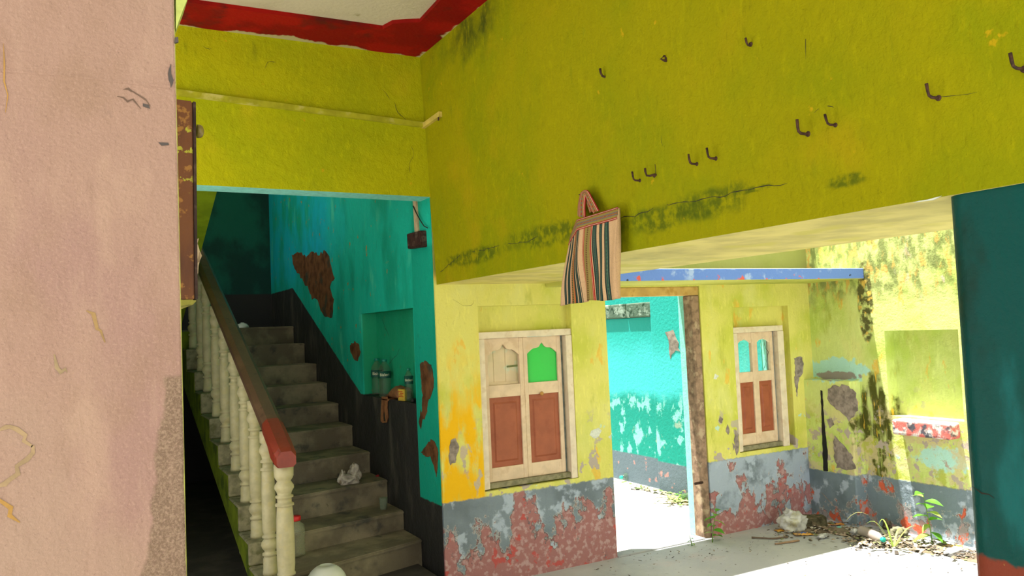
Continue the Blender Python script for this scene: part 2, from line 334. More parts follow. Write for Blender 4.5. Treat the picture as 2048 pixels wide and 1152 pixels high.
MAT['bare'] = plain('bare_brown_plaster', (.15, .075, .035), .9, .1, .25, 16, (.055, .045, .025), dsc=14)
MAT['bare_grey'] = plain('bare_grey_plaster', (.33, .28, .24), .9, .1, .25, 18, (.18, .15, .13), dsc=14)
MAT['crack'] = plain('crack_shadow_dirt', (.02, .018, .012))
MAT['white'] = plain('white_flake', (.66, .70, .62))

# ------------------------------------------------------------------ large structure
def slab(name, a, b, mat): return struct(box(name, a, b, mat))
floor = slab('floor', (2.2, -9, -.2), (X1+.2, Y0+.02, 0), MAT['floor'])
slab('floor_courtyard', (2.2, Y0+.03, -.2), (6.3, 12.5, -.012), MAT['yardfloor'])
slab('floor_room', (-1.3, -1.2, -.2), (2.19, 5.0, FR), MAT['roomfloor']); slab('floor_side_bounce', (-9, -1.2, -.2), (-1.31, 10.8, .0), MAT['yardfloor']); slab('floor_hall', (-1.3, 5.005, -.2), (2.19, 10.8, FR), MAT['blackfloor'])  # side yard unseen, added for bounce light; hall floor blackened for under-stair shade
slab('floor_forecourt_bounce', (-9, -9, -.2), (2.19, -1.21, .0), MAT['yardfloor'])  # unseen ground behind the camera, made pale to bounce sun indoors
# back wall with both windows and the doorway
W1 = (2.565, 3.365); W2 = (5.035, 5.645); D1 = (3.69, 4.67)
wb = wall('wall_back', lambda a, b, d: (a, Y0+d, b), 2.235, X1+.1, -.1, 3.3, .22, [
    (W1[0], W1[1], .655, 1.99, .07), (W1[0]+.05, W1[1]-.05, .70, 1.76, None),
    (D1[0], D1[1], -.11, 2.11, None),
    (W2[0]-.005, 5.71, .66, 1.92, .07), (W2[0]+.05, W2[1]-.05, .70, 1.71, None)], MAT['out1'])
# right wall with its niche
wr = wall('wall_right', lambda a, b, d: (X1+d, a, b), -4, Y0, -.1, 3.3, .22, [(3.82, 4.465, .955, 1.665, .12)], MAT['out2'])
box('wall_pier', (X1-.13, 4.74, -.05), (X1+.02, Y0+.02, 1.24), MAT['out2'], wr, .012)
# stair side wall with its niche, landing wall, lintel, loft, ceiling
NY0, NY1, NZ0, NZ1 = 5.66, 6.92, 1.285, 2.005
ws = wall('wall_stair', lambda a, b, d: (XS+d, a, b), Y0+.02, 10.8, -.1, 5.2, .2, [(NY0, NY1, NZ0, NZ1, .14)], MAT['stair'])
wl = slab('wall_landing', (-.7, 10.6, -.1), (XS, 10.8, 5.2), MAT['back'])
MAT['hallw'] = plain('teal_hall_paint', (.02, .26, .21), .7, .2)
# unseen hall wall opening and stairwell roof gap are added to let daylight in
wall('wall_hall', lambda a, b, d: (-.7-d, a, b), Y0+.205, 10.8, -.1, 5.2, .2, [(5.6, 9.0, 3.0, 5.0, None)], MAT['hallw'])
slab('ceiling_stairwell', (.45, Y0, 5.2), (2.43, 10.8, 5.3), MAT['ceil']); slab('ceiling_stairwell_front', (-.9, Y0, 5.2), (.45, 6.4, 5.3), MAT['ceil']); slab('ceiling_stairwell_back', (-.9, 8.9, 5.2), (.45, 10.8, 5.3), MAT['ceil'])
lin = struct(raw('wall_lintel', [(-1.2, Y0, ZL), (2.30, Y0, ZL-.025), (2.30, Y0+.2, ZL-.025), (-1.2, Y0+.2, ZL), (-1.2, Y0, 5.2), (2.30, Y0, 5.2), (2.30, Y0+.2, 5.2), (-1.2, Y0+.2, 5.2)],
    [(0,3,2,1),(4,5,6,7),(0,1,5,4),(1,2,6,5),(2,3,7,6),(3,0,4,7)], [MAT['in'], MAT['cyan']]))
for p in lin.data.polygons:
    if p.normal.z < -.9: p.material_index = 1
loft = struct(raw('wall_loft', [(bx(ZB), -.6, ZB), (3.2, -.6, ZB), (3.2, Y0+.01, ZB), (bx(ZB), Y0+.01, ZB), (bx(4), -.6, 4), (3.2, -.6, 4), (3.2, Y0+.01, 4), (bx(4), Y0+.01, 4)],
    [(0,3,2,1),(4,5,6,7),(0,1,5,4),(1,2,6,5),(2,3,7,6),(3,0,4,7)], [MAT['loft'], MAT['soff']]))
for p in loft.data.polygons:
    if p.normal.z < -.9: p.material_index = 1
slab('ceiling', (-1.2, -.6, ZC+.03), (2.4, Y0+.1, ZC+.15), MAT['ceil'])
i0, i1, i2 = onZ(765, 60, ZC), onZ(800, 48, ZC), onZ(840, 46, ZC)
zz = ZC+.005
def sw(p): return (p[0], p[1], zz)
band = [(-1.2, Y0+.05, zz), (bx(ZC)+.03, Y0+.05, zz), (bx(ZC)+.03, -.6, zz), (1.92, -.6, zz), (1.92, 4.1, zz), sw(i2), (i1.x+.03, i1.y-.02, zz), sw(i1), (i1.x-.04, i1.y+.03, zz), sw(i0), (.57, 4.86, zz), (-1.2, 4.86, zz)]
struct(prism('trim_1', band, (0, 0, .03), MAT['red'], None))
wp = struct(box('wall_left', (-1.15, 1.25, -.1), (.135, 2.45, ZC+.03), MAT['pink'], None, .004))
# canopy over the doorway and the far window
struct(box('roof_canopy', (3.15, 4.63, 2.12), (X1+.02, Y0+.05, 2.21), MAT['canopy'], None, .006))
# column
colm = struct(box('column', (2.262, .96, -.05), (2.72, 1.462, ZB+.12), MAT['column'], None, .06, 6))
for p in colm.data.polygons: p.use_smooth = True
# courtyard wall beyond the doorway
XC = 5.62
wy = slab('wall_courtyard', (XC, 5.5, -.1), (XC+.2, 12, 1.88), MAT['yard'])
slab('wall_courtyard_upper', (XC+.25, 5.5, -.1), (XC+.4, 12, 4.2), MAT['yard'])
box('pilaster', (XC-.10, 6.40, -.05), (XC+.1, 7.0, 3.2), MAT['yard'], wy, .012)
y = 7.02; k = 0
while y < 11.5:
    L = .52+.06*((k*37) % 5)/5; box('coping_block', (XC-.03, y, 1.885), (XC+.24, y+L-.012, 2.05), MAT['coping'], wy, .015); y += L; k += 1

# ------------------------------------------------------------------ stairs
def stairX(u, v): return onX(u, v, XS)
NOSE = [stairX(u, v) for u, v in [(845,1078),(809,1021),(776,959),(741,903),(706,850),(678,806),(655,765),(634,727),(610,686),(588,652)]]
st = empty('staircase', (1.6, 5.6, FR)); tag(st, 'concrete staircase of worn grey-brown steps rising between dark dado and balusters', 'stairs')
def child_world(o, parent): o.parent = parent; o.matrix_parent_inverse = Matrix.Translation(-parent.location); return o
XL = 1.12
for i, p in enumerate(NOSE):
    zt = p.z; zb = (NOSE[i-1].z if i else FR)-.03; yr = p.y; yl = p.y-(.33 if i == 0 else .24)
    yb = (NOSE[i+1].y if i < 9 else 10.53)+.05; ybl = yb-.24 if i < 9 else yb
    def hexa(bm, y0r, y0l, z0, z1, xl=XL, xr=XS-.003):
        v = [bm.verts.new(q) for q in ((xl,y0l,z0),(xr,y0r,z0),(xr,yb,z0),(xl,ybl,z0),(xl,y0l,z1),(xr,y0r,z1),(xr,yb,z1),(xl,ybl,z1))]
        for f in ((0,3,2,1),(4,5,6,7),(0,1,5,4),(1,2,6,5),(2,3,7,6),(3,0,4,7)): bm.faces.new([v[j] for j in f])
        return v
    bm = bmesh.new(); hexa(bm, yr+.018, yl+.018, zb, zt-.02)
    v = hexa(bm, yr, yl, zt-.028, zt)
    ed = [e for e in bm.edges if e.verts[0] in v and e.verts[1] in v]
    bmesh.ops.bevel(bm, geom=ed, offset=.007, segments=2, affect='EDGES')
    child_world(from_bm('step', bm, MAT['step'], None), st)
# baluster feet along the open side
XBAL = 1.075
FEET = [onX(u, v, XBAL) for u, v in [(541,1148),(515,1074),(494,1003),(474,941),(453,884),(435,833),(417,784),(404,742),(387,698)]]
MAT['string'] = plain('lime_stringer', (.16, .21, .012), .8, .2, .2, 8, (.06, .09, .01), dsc=5)
MAT['curb'] = plain('dirty_cream_curb', (.27, .25, .15), .8, .2, .2, 20, (.13, .13, .06), dsc=12)
top = [(FEET[0].y-.25, FEET[0].z)]; prof = []
for i, p in enumerate(FEET): prof += [(p.y-.13, p.z-.012)] if i == 0 else [(p.y-.13, FEET[i-1].z-.012), (p.y-.13, p.z-.012)]
yl_, zl_ = prof[-1]; prof += [(yl_+.5, zl_), (yl_+.5, zl_+.2), (10.5, zl_+.2)]
ya, za = 5.654*1.0, .251; sl = .334
prof = [(prof[0][0]-.42, prof[0][1])]+prof[1:]
poly = prof+[(10.5, za+(10.5-ya)*sl-.05), (ya-.3, za-.3*sl), (ya-.42, FR), (prof[0][0], FR)]
child_world(prism('stringer', [(.985, a, b) for a, b in poly], (.14, 0, 0), MAT['string'], None), st)
for i, p in enumerate(FEET):
    y1 = FEET[i+1].y-.13 if i < len(FEET)-1 else p.y+.36; y0 = p.y-.15-(.42 if i == 0 else 0); zlow = FEET[i-1].z+.002 if i else FR
    child_world(box('curb_block', (.988, y0, zlow), (1.135, y1, p.z), MAT['curb'], None, .012), st)
# landing and the second flight turning back overhead
child_world(box('landing', (-.69, 9.42, 1.80), (1.10, 10.59, NOSE[9].z-.002), MAT['step'], None), st)
fl = [(1.0, 5.50, 3.04+.38*1.074), (1.0, 9.3, 3.04-.38*2.726), (1.0, 9.3, 3.04-.38*2.726+.45), (1.0, 5.50, 3.04+.38*1.074+.45)]
MAT['flight'] = plain('lime_upper_flight', (.28, .40, .012), .75, .2, .14, 6, (.2, .3, .01), dsc=4)
child_world(prism('upper_flight', fl, (-1.699, 0, 0), MAT['flight'], None), st)
# balustrade
bl = empty('stair_balustrade', (1.1, 5.1, FEET[0].z)); tag(bl, 'cream turned balusters and newel carrying a sloping brown wooden handrail', 'balustrade')
MAT['balu'] = plain('cream_baluster_paint', (.50, .46, .27), .5, .35, .1, 14, (.47, .42, .22), dsc=22, bd=.0002)
def railz(yy): return 1.165+(yy-5.0)*.4375            # top of the rail
PROF = [(.046,0),(.046,.02),(.043,.026),(.042,.092),(.037,.098),(.035,.106),(.046,.111),(.046,.121),(.033,.127),(.033,.136),(.046,.150),(.053,.168),(.050,.184),(.036,.200),(.033,.206),(.045,.211),(.045,.221),(.035,.226),(.036,.234),
        (.042,.245),(.043,.35),(.042,.48),(.038,.585),(.034,.590),(.046,.595),(.046,.606),(.033,.612),(.032,.636),(.045,.641),(.045,.652),(.033,.658),(.038,.680),(.052,.703),(.052,.716),(.040,.738),(.033,.748),(.045,.756),(.046,.82)]
base = from_bm('baluster', lathe_bm(PROF, 22), MAT['balu'], None, True); first = True
for p in FEET:
    o = base if first else base.copy()
    if not first: COL.objects.link(o)
    first = False; h = railz(p.y)-.10-p.z
    o.location = p; o.scale = (1.02, 1.02, h/.82); child_world(o, bl)
npos = onX(573, 1149, 1.115); NH = 1.045-npos.z
NP = [(.058,0),(.058,.012),(.052,.018),(.056,.06),(.058,.2),(.054,.36),(.049,.425),(.046,.430),(.060,.436),(.060,.448),(.045,.454),(.045,.482),(.057,.488),(.057,.498),(.043,.504),(.048,.522),(.063,.546),(.062,.562),(.047,.584),(.043,.592),(.054,.606),(.062,.624),(.063,.70)]
o = from_bm('newel_post', lathe_bm([(r*.95, z*NH/.70) for r, z in NP], 26), MAT['balu'], None, True); o.location = npos; child_world(o, bl)
def rail_m(name, c, c2, d):
    a = M(name, .38, .5); a.base(c).over(c2, a.noise(5, 6, (1, .4, 1)).sm(.42, .62)).over(d, a.noise(16, 7, off=4).sm(.58, .68)*.8); a.bump(a.noise(60, 3), .001); return a.done()
MAT['rail'] = rail_m('worn_brown_rail', (.105, .058, .034), (.15, .085, .05), (.06, .035, .022)); MAT['railred'] = rail_m('red_brown_rail_end', (.20, .028, .014), (.26, .036, .018), (.12, .02, .012))
def railsec(yy, zt, w=.064, h=.105):
    return [(1.105-w, yy, zt-.034), (1.105-w*.52, yy, zt), (1.105+w*.52, yy, zt), (1.105+w, yy, zt-.034), (1.105+w, yy, zt-h*.8), (1.105+w*.7, yy, zt-h), (1.105-w*.7, yy, zt-h), (1.105-w, yy, zt-h*.8)]
def loftm(name, secs, mat):
    vs = [p for s in secs for p in s]; n = len(secs[0]); fs = []
    for i in range(len(secs)-1):
        for k in range(n): fs.append((i*n+k, i*n+(k+1) % n, (i+1)*n+(k+1) % n, (i+1)*n+k))
    fs += [tuple(range(n)), tuple(range((len(secs)-1)*n, len(secs)*n))]
    return raw(name, vs, fs, mat)
hr = child_world(loftm('handrail', [railsec(5.32, railz(5.32)), railsec(6.5, railz(6.5)), railsec(9.0, railz(9.0))], MAT['rail']), bl)
e0 = [(x, 4.955, z) for x, _, z in railsec(4.955, 1.135, .058, .095)]; e1 = railsec(4.99, railz(4.99)-.004, .066, .12); e2 = railsec(5.09, railz(5.09), .067, .145)
ec = loftm('rail_end', [e0, e1, e2, railsec(5.17, railz(5.17), .067, .11), railsec(5.325, railz(5.325), .066, .107)], MAT['railred']); ec['label'] = 'red painted end of the handrail'
child_world(ec, bl)

# ------------------------------------------------------------------ windows and doorway
MAT['cream'] = plain('cream_window_paint', (.70, .54, .37), .6, .3, .08, 12, (.60, .44, .29), dsc=14)
MAT['creamw'] = plain('white_window_paint', (.74, .64, .48), .6, .3, .08, 12, (.62, .50, .34), dsc=14)
MAT['brown'] = plain('red_brown_panel', (.34, .095, .042), .55, .35, .08, 10, (.27, .07, .03), dsc=8)
MAT['worn'] = plain('weathered_door_wood', (.33, .22, .15), .85, .15, .25, 22, (.44, .34, .23), dsc=12)
MAT['head'] = plain('tan_door_head', (.62, .40, .13), .75, .2, .12, 9, (.45, .27, .07), dsc=12)
MAT['grey'] = plain('grey_edge_wood', (.22, .26, .24), .8, .2, .2, 20)
def glass(name, tint, gl=.12, mixt=None):
    m_ = bpy.data.materials.new(name); m_.use_nodes = True; t = m_.node_tree; t.nodes.remove(t.nodes['Principled BSDF']); o_ = t.nodes['Material Output']
    a = t.nodes.new('ShaderNodeBsdfTransparent'); a.inputs[0].default_value = (*tint, 1); g = t.nodes.new('ShaderNodeBsdfGlossy'); g.inputs['Roughness'].default_value = .08
    mx = t.nodes.new('ShaderNodeMixShader'); mx.inputs[0].default_value = gl; src = a
    if mixt:
        tr = t.nodes.new('ShaderNodeBsdfTranslucent'); tr.inputs[0].default_value = (*mixt, 1); m2 = t.nodes.new('ShaderNodeMixShader'); m2.inputs[0].default_value = .85
        df = t.nodes.new('ShaderNodeBsdfDiffuse'); df.inputs[0].default_value = (*mixt, 1); m3 = t.nodes.new('ShaderNodeMixShader'); m3.inputs[0].default_value = .3
        t.links.new(tr.outputs[0], m3.inputs[1]); t.links.new(df.outputs[0], m3.inputs[2])
        t.links.new(a.outputs[0], m2.inputs[1]); t.links.new(m3.outputs[0], m2.inputs[2]); src = m2
    t.links.new(src.outputs[0], mx.inputs[1]); t.links.new(g.outputs[0], mx.inputs[2]); t.links.new(mx.outputs[0], o_.inputs[0]); return m_
MAT['glass'] = glass('clear_glass', (.93, .97, .96), .06); MAT['green'] = glass('green_figured_glass', (.05, .6, .2), .05, (.04, .75, .22))
def arch(x0, x1, z0, z1, n=10):        # cusped ogee outline of a pane, from the foot of the right side round to the left
    cx = (x0+x1)/2; hw = (x1-x0)/2; sp = z1-hw*.62; pts = [(x0, z0), (x1, z0), (x1, sp)]
    half = []
    for i in range(1, 5): a = math.pi/2*i/4; half.append((hw*(1-.34*math.sin(a)*1.0)+hw*.0-hw*.10*(1-math.cos(a)), sp+hw*.30*math.sin(a)))
    for i in range(1, 5): a = math.pi/2*i/4; half.append((hw*(.56-.42*math.sin(a)), sp+hw*.30+hw*.16*(1-math.cos(a))))
    pts += [(cx+a, b) for a, b in half]+[(cx, z1)]+[(cx-a, b) for a, b in half[::-1]]+[(x0, sp)]
    return pts
def shutter(win, x0, x1, z0, z1, yf, split, pane_mat, cream, parent_label=None, pl=None):
    """one leaf: rails and stiles round an arched pane and a fielded panel; yf = its front face"""
    t = .035; sw_ = .036; e = .0012
    lf = empty('shutter', ((x0+x1)/2, yf, z0)); lf.parent = win; lf.matrix_parent_inverse = Matrix.Translation(-win.location)
    P = []
    def add(o): o.parent = lf; o.matrix_parent_inverse = Matrix.Translation(-(win.location+(lf.location-win.location))); P.append(o); return o
    xi0, xi1 = x0+sw_, x1-sw_; zs0, zs1 = split-.045, split+.045; zp1 = z1-.045
    add(box('stile', (x0+e, yf, z0), (xi0, yf+t, z1), cream, None, .003)); add(box('stile', (xi1, yf, z0), (x1-e, yf+t, z1), cream, None, .003))
    add(box('rail', (xi0, yf+.002, z0), (xi1, yf+t-.002, z0+.10), cream, None, .002)); add(box('rail', (xi0, yf+.002, zs0), (xi1, yf+t-.002, zs1), cream, None, .002))
    # arched head: board with the cusped opening cut from it
    ap = arch(xi0, xi1, zs1, zp1); top_ = ap[2:]; vs = []; fs = []
    for a, b in top_: vs += [(a, yf+.004, b), (a, yf+.004, z1), (a, yf+t-.004, b), (a, yf+t-.004, z1)]
    for i in range(len(top_)-1):
        a, b = i*4, i*4+4; fs += [(a, b, b+1, a+1), (a+2, a+3, b+3, b+2), (a, a+2, b+2, b)]
    add(raw('arched_head', vs, fs, cream, None))
    o = add(prism('pane', [(a, yf+.016, b) for a, b in arch(xi0-.004, xi1+.004, zs1-.004, zp1+.004)], (0, .004, 0), pane_mat, None))
    if pl: o['label'] = pl
    # sunk panel with raised field
    q0, q1, r0, r1 = xi0, xi1, z0+.10, zs0; bm = bmesh.new()
    boxto(bm, (q0, yf+.014, r0), (q1, yf+t-.008, r1))
    v = [(q0+.018, yf+.014, r0+.02), (q1-.018, yf+.014, r0+.02), (q1-.018, yf+.014, r1-.02), (q0+.018, yf+.014, r1-.02), (q0+.045, yf+.006, r0+.05), (q1-.045, yf+.006, r0+.05), (q1-.045, yf+.006, r1-.05), (q0+.045, yf+.006, r1-.05)]
    v = [bm.verts.new(p) for p in v]
    v2 = [bm.verts.new((q0+.034, yf+.0142, r0+.036)), bm.verts.new((q1-.034, yf+.0142, r0+.036)), bm.verts.new((q1-.034, yf+.0142, r1-.036)), bm.verts.new((q0+.034, yf+.0142, r1-.036))]
    for i in range(4): j = (i+1) % 4; bm.faces.new((v2[i], v2[j], v[4+j], v[4+i]))
    bm.faces.new(v[4:]); [bm.verts.remove(q) for q in v[:4]]
    add(from_bm('panel', bm, MAT['brown'], None)); return lf
def window(name, X, z0, z1, panes, frame_r, split, labels):
    w_ = struct(empty(name, ((X[0]+X[1])/2, Y0+.03, z0)))
    fy0, fy1 = Y0+.012, Y0+.15; fw = .05
    for nm, a, b, mt in (('frame_head', (X[0], fy0, z1-fw), (X[1], fy1, z1), MAT['creamw']), ('frame_foot', (X[0], fy0+.01, z0), (X[1], fy1, z0+.04), MAT['curb']),
                     ('frame_jamb', (X[0], fy0, z0), (X[0]+fw, fy1, z1-fw), MAT['creamw']), ('frame_jamb', (X[1]-frame_r, fy0-.006, z0-.008), (X[1], fy1, z1-fw), MAT['creamw'])):
        child_world(box(nm, a, b, mt, None, .004), w_)
    xa, xb = X[0]+fw+.002, X[1]-frame_r-.022; mid = (xa+xb)/2; za, zb_ = z0+.0415, z1-fw-.0015; ys = Y0+.045
    shutter(w_, xa, mid, za, zb_, ys, split, panes[0], MAT['cream'], None, labels[0]); shutter(w_, mid, xb, za, zb_, ys+.004, split, panes[1], MAT['cream'], None, labels[1])
    child_world(box('weather_strip', (xb+.002, ys+.02, za), (X[1]-frame_r, ys+.09, zb_), MAT['grey'], None), w_)
    return w_
w1 = window('window_1', W1, .665, 1.80, (MAT['glass'], MAT['green']), .055, 1.36, ('clear pane showing a pale pink inner shutter', 'bright green figured glass pane'))
w2 = window('window_2', W2, .665, 1.745, (MAT['glass'], MAT['glass']), .075, 1.30, ('clear pane with turquoise behind', 'cracked clear pane with turquoise behind'))
o = lathe('door_knob', [(.001, 0), (.014, .001), (.016, .006), (.010, .012), (.001, .014)], plain('brass', (.50, .26, .05), .5, .5), None, 14); o.rotation_euler.x = math.pi/2; o.location = onY(1083, 787, Y0+.044); child_world(o, w1)
# pale pink inner shutter seen through the clear pane of the near window
MAT['pinkw'] = plain('pale_pink_shutter', (.86, .52, .42), .6, .25, .08, 10, (.62, .66, .66), dsc=7)
isx = empty('inner_shutter', (2.85, Y0+.19, .7)); tag(isx, 'pale pink plank shutter behind the clear pane of near window', 'shutter')
for k in range(4): child_world(box('plank', (2.62+k*.10, Y0+.090, .72), (2.718+k*.10, Y0+.115, 1.755), MAT['pinkw'], None, .003), isx)
child_world(box('batten', (2.62, Y0+.0805, 1.40), (3.02, Y0+.090, 1.425), MAT['pinkw'], None, .003), isx)
bt = empty('bolt', (2.9, Y0+.155, 1.545)); MAT['iron'] = plain('rusty_iron', (.075, .035, .022), .75, .3, .3, 60, (.025, .014, .01), dsc=60)
child_world(tube('bolt', [(2.83, Y0+.083, 1.535), (2.97, Y0+.083, 1.54)], .007, MAT['iron']), isx); bpy.data.objects.remove(bt)
# crack lines across the far window's right pane
for k, pix in enumerate([[(1527,679),(1531,697),(1537,704),(1534,722)], [(1536,714),(1530,730),(1527,742)], [(1520,684),(1524,700)]]): crack('glass_crack', pix, 'Y', Y0+.058, MAT['crack'] if k != 2 else MAT['white'], w2, .005, k)
child_world(box('reveal_lining', (W2[1]-.062, Y0+.095, .70), (W2[1]-.0505, Y0+.219, 1.71), MAT['cyan'], None), w2)
for c in list(w2.children):
    if c.name.startswith('glass_crack'): c.matrix_parent_inverse = Matrix.Translation(-w2.location)
# doorway
dr = struct(empty('door_1', (4.2, Y0+.05, 0)))
child_world(box('frame_head', (D1[0]-.0, Y0+.012, 2.035), (D1[1]+.0, Y0+.12, 2.109), MAT['head'], None, .006), dr)
child_world(box('frame_jamb', (4.585, Y0+.010, -.01), (4.668, Y0+.12, 2.034), MAT['worn'], None, .008), dr)
child_world(box('frame_jamb', (3.692, Y0+.10, -.01), (3.74, Y0+.20, 2.034), MAT['worn'], None, .008), dr)
child_world(box('reveal_lining', (4.618, Y0+.122, -.01), (4.669, Y0+.225, 2.108), MAT['cyan'], None, .004), dr)
p = onY(1403, 965, Y0+.0); child_world(tube('bolt', [(p.x-.075, Y0-.004, p.z), (p.x+.01, Y0-.001, p.z)], .011, MAT['iron']), dr)
box('threshold', (D1[0]+.002, Y0-.015, -.05), (4.58, Y0+.10, .012), concrete('threshold_cement', (.30, .31, .32), (.38, .38, .37)), None, .006); bpy.data.objects['threshold'].parent = dr
bpy.data.objects['threshold'].matrix_parent_inverse = Matrix.Translation(-dr.location)

# ------------------------------------------------------------------ marks and fixtures on the walls
def on_wall(o, par): return o            # walls sit at the origin: plain parenting keeps the place
BARE = plain('bare_brown_plaster_wall', (.17, .075, .03), .9, .1, .3, 9, (.05, .05, .032), dsc=4, bd=.012)
patch('plaster_patch', [(584,508),(600,506),(612,514),(622,506),(640,508),(648,503),(658,512),(662,535),(670,560),(660,570),(668,600),(664,635),(650,636),(640,615),(637,600),(625,598),(615,575),(600,550),(588,535)], 'X', XS, BARE, ws, .004, .02, .05, 3)
patch('plaster_patch', [(700,690),(710,683),(718,690),(721,706),(716,722),(708,716),(702,704)], 'X', XS, BARE, ws, .004, .012, .03, 4)
patch('plaster_patch', [(841,730),(850,721),(862,728),(867,745),(868,775),(862,792),(857,800),(854,825),(849,838),(844,835),(845,815),(846,790),(843,760)], 'X', XS, BARE, ws, .004, .008, .02, 5)
patch('plaster_patch', [(843,905),(850,895),(862,880),(872,885),(876,905),(874,955),(868,930),(862,915),(850,912)], 'X', XS, BARE, ws, .004, .008, .02, 6)
patch('plaster_patch', [(838,845),(842,820),(845,838),(842,858)], 'X', XS, BARE, ws, .003, .004, .02, 7)
patch('plaster_patch', [(1332,662),(1345,660),(1354,675),(1358,695),(1360,706),(1352,700),(1344,712),(1340,716),(1338,690)], 'X', XC-.10, MAT['bare_grey'], wy, .004, .015, .04, 8)
for k, pix in enumerate([[(1440,833),(1446,838),(1443,848),(1437,842)], [(1455,850),(1459,858),(1457,870),(1451,862)], [(1588,717),(1602,712),(1608,728),(1605,745),(1597,760),(1594,795),(1589,760),(1590,735)], [(1465,886),(1471,893),(1467,900)], [(1470,858),(1477,870),(1478,900),(1472,910),(1468,885)]]):
    patch('plaster_patch', pix, 'Y', Y0, MAT['bare_grey'], wb, .003, .006, .02, 10+k)
for k, pix in enumerate([[(1429,748),(1437,752),(1433,760),(1427,757)], [(1183,862),(1197,855),(1203,862),(1196,874),(1187,878),(1180,870)], [(1215,873),(1221,868),(1222,880)]]):
    patch('paint_flake', pix, 'Y', Y0, MAT['white'], wb, .002, .005, .02, 20+k)
patch('plaster_patch', [(902,880),(912,875),(917,895),(910,925),(900,930),(898,905)], 'Y', Y0, MAT['bare_grey'], wb, .003, .006, .02, 16)
XP = X1-.13
patch('plaster_patch', [(1655,775),(1690,770),(1712,785),(1716,820),(1700,842),(1690,830),(1668,815),(1656,800)], 'X', XP, MAT['bare_grey'], wr, .004, .012, .03, 30)
patch('plaster_patch', [(1668,870),(1685,885),(1705,915),(1710,938),(1675,938),(1668,905)], 'X', XP, MAT['bare_grey'], wr, .004, .012, .03, 31)
patch('plaster_patch', [(1654,840),(1664,838),(1668,850),(1660,858)], 'X', XP, MAT['bare_grey'], wr, .004, .008, .03, 33)
tarm = plain('black_tar', (.012, .012, .012)); patch('tar_streak', [(1641,780),(1645,782),(1648,840),(1655,900),(1656,942),(1647,942),(1645,880),(1643,820)], 'X', XP, tarm, wr, .003, .003, .03, 32)
# plaster shelf under the niche, red and white paint
def shelf_m():
    a = M('peeling_red_shelf', .8, .2); a.base((.62, .60, .58)).over((.55, .07, .05), a.noise(16, 6).sm(.42, .56)*a.nz.sm(.8, .5)*.85).over((.08, .08, .10), a.noise(13, 7, off=6).sm(.50, .62)*a.nz.sm(.8, .5)); a.bump(a.noise(40, 4), .004); return a.done()
box('niche_shelf', (X1-.13, 3.86, .82), (X1+.02, 4.36, .945), shelf_m(), wr, .02, 3)
# cracks
CK = MAT['crack']; BX = bx(2.5)
crack('crack', [(880,545),(925,505),(965,500),(1010,488),(1050,485),(1085,465),(1128,455)], 'X', bx(2.3), CK, loft, .0035, 1)
crack('crack', [(1240,435),(1270,432),(1320,410),(1380,405),(1440,393),(1500,378),(1575,366)], 'X', bx(2.3), CK, loft, .0035, 2)
crack('crack', [(1616,0),(1613,30),(1612,70),(1612,118)], 'X', bx(2.75), CK, loft, .0025, 3)
crack('crack', [(1636,-10),(1625,0),(1615,4)], 'X', bx(2.85), CK, loft, .0055, 4)
crack('crack', [(1322,220),(1326,260),(1322,285),(1326,292)], 'X', bx(2.6), CK, loft, .0015, 5)
crack('crack', [(1630,225),(1640,214),(1660,213),(1668,216)], 'X', bx(2.5), CK, loft, .0025, 6)
crack('crack', [(1872,196),(1915,187),(1955,184)], 'X', bx(2.45), CK, loft, .0015, 7)
crack('crack', [(880,525),(873,505),(876,470)], 'X', bx(2.3), CK, loft, .0025, 8)
crack('crack', [(764,177),(780,200)], 'Y', Y0, CK, lin, .0035, 9); crack('crack', [(789,205),(795,225),(808,238),(822,250)], 'Y', Y0, CK, lin, .0035, 10)
crack('crack', [(822,292),(828,305),(820,330),(818,345)], 'Y', Y0, CK, lin, .0025, 11)
crack('scratch', [(530,138),(536,125),(548,123),(551,127)], 'Y', Y0, CK, lin, .0025, 12); crack('scratch', [(405,92),(416,98),(424,97)], 'Y', Y0, CK, lin, .0025, 13)
crack('crack', [(1945,973),(1965,985),(1990,997)], 'X', 2.262, CK, colm, .004, 14)
crack('crack', [(763,632),(770,655),(778,672)], 'X', XS+.14, CK, ws, .005, 15); crack('crack', [(728,668),(738,690),(745,705)], 'X', XS+.14, CK, ws, .005, 16); crack('crack', [(800,698),(792,712),(778,728)], 'X', XS+.14, CK, ws, .004, 17)
crack('crack', [(906,598),(925,610),(942,612),(948,600)], 'Y', Y0, CK, wb, .0015, 18)
crack('crack', [(1642,985),(1672,1015),(1700,1042)], 'X', XP, MAT['bare_grey'], wr, .008, 19)
crack('scratch', [(862,372),(866,385),(868,372),(873,384),(878,372)], 'X', bx(2.6), CK, loft, .0015, 20); crack('scratch', [(883,376),(887,370),(890,378),(885,382)], 'X', bx(2.6), CK, loft, .0015, 21)
# plaster splatter and peeled lines on the pink wall
OCH = plain('ochre_undercoat', (.32, .18, .04)); GREYD = plain('dark_chip', (.06, .05, .045))
def ribbon(name, pix, wd, mat, par, Y=1.25, seed=0):
    return crack(name, pix, 'Y', Y, mat, par, wd, seed)
ribbon('peeled_line', [(-10,858),(20,858),(45,865),(62,885),(60,910),(40,935),(15,955),(-10,975)], .006, plain('peeled_tan', (.27, .19, .10)), wp, seed=41)
ribbon('peeled_line', [(-5,992),(15,1015),(40,1045)], .006, OCH, wp, seed=42)
ribbon('peeled_line', [(180,615),(195,650),(210,685)], .005, plain('peeled_khaki', (.25, .16, .06)), wp, seed=43)
ribbon('peeled_line', [(110,715),(128,738),(134,745)], .006, plain('peeled_khaki2', (.26, .19, .10)), wp, seed=44)
ribbon('peeled_line', [(11,80),(12,160),(11,225)], .0018, OCH, wp, seed=45)
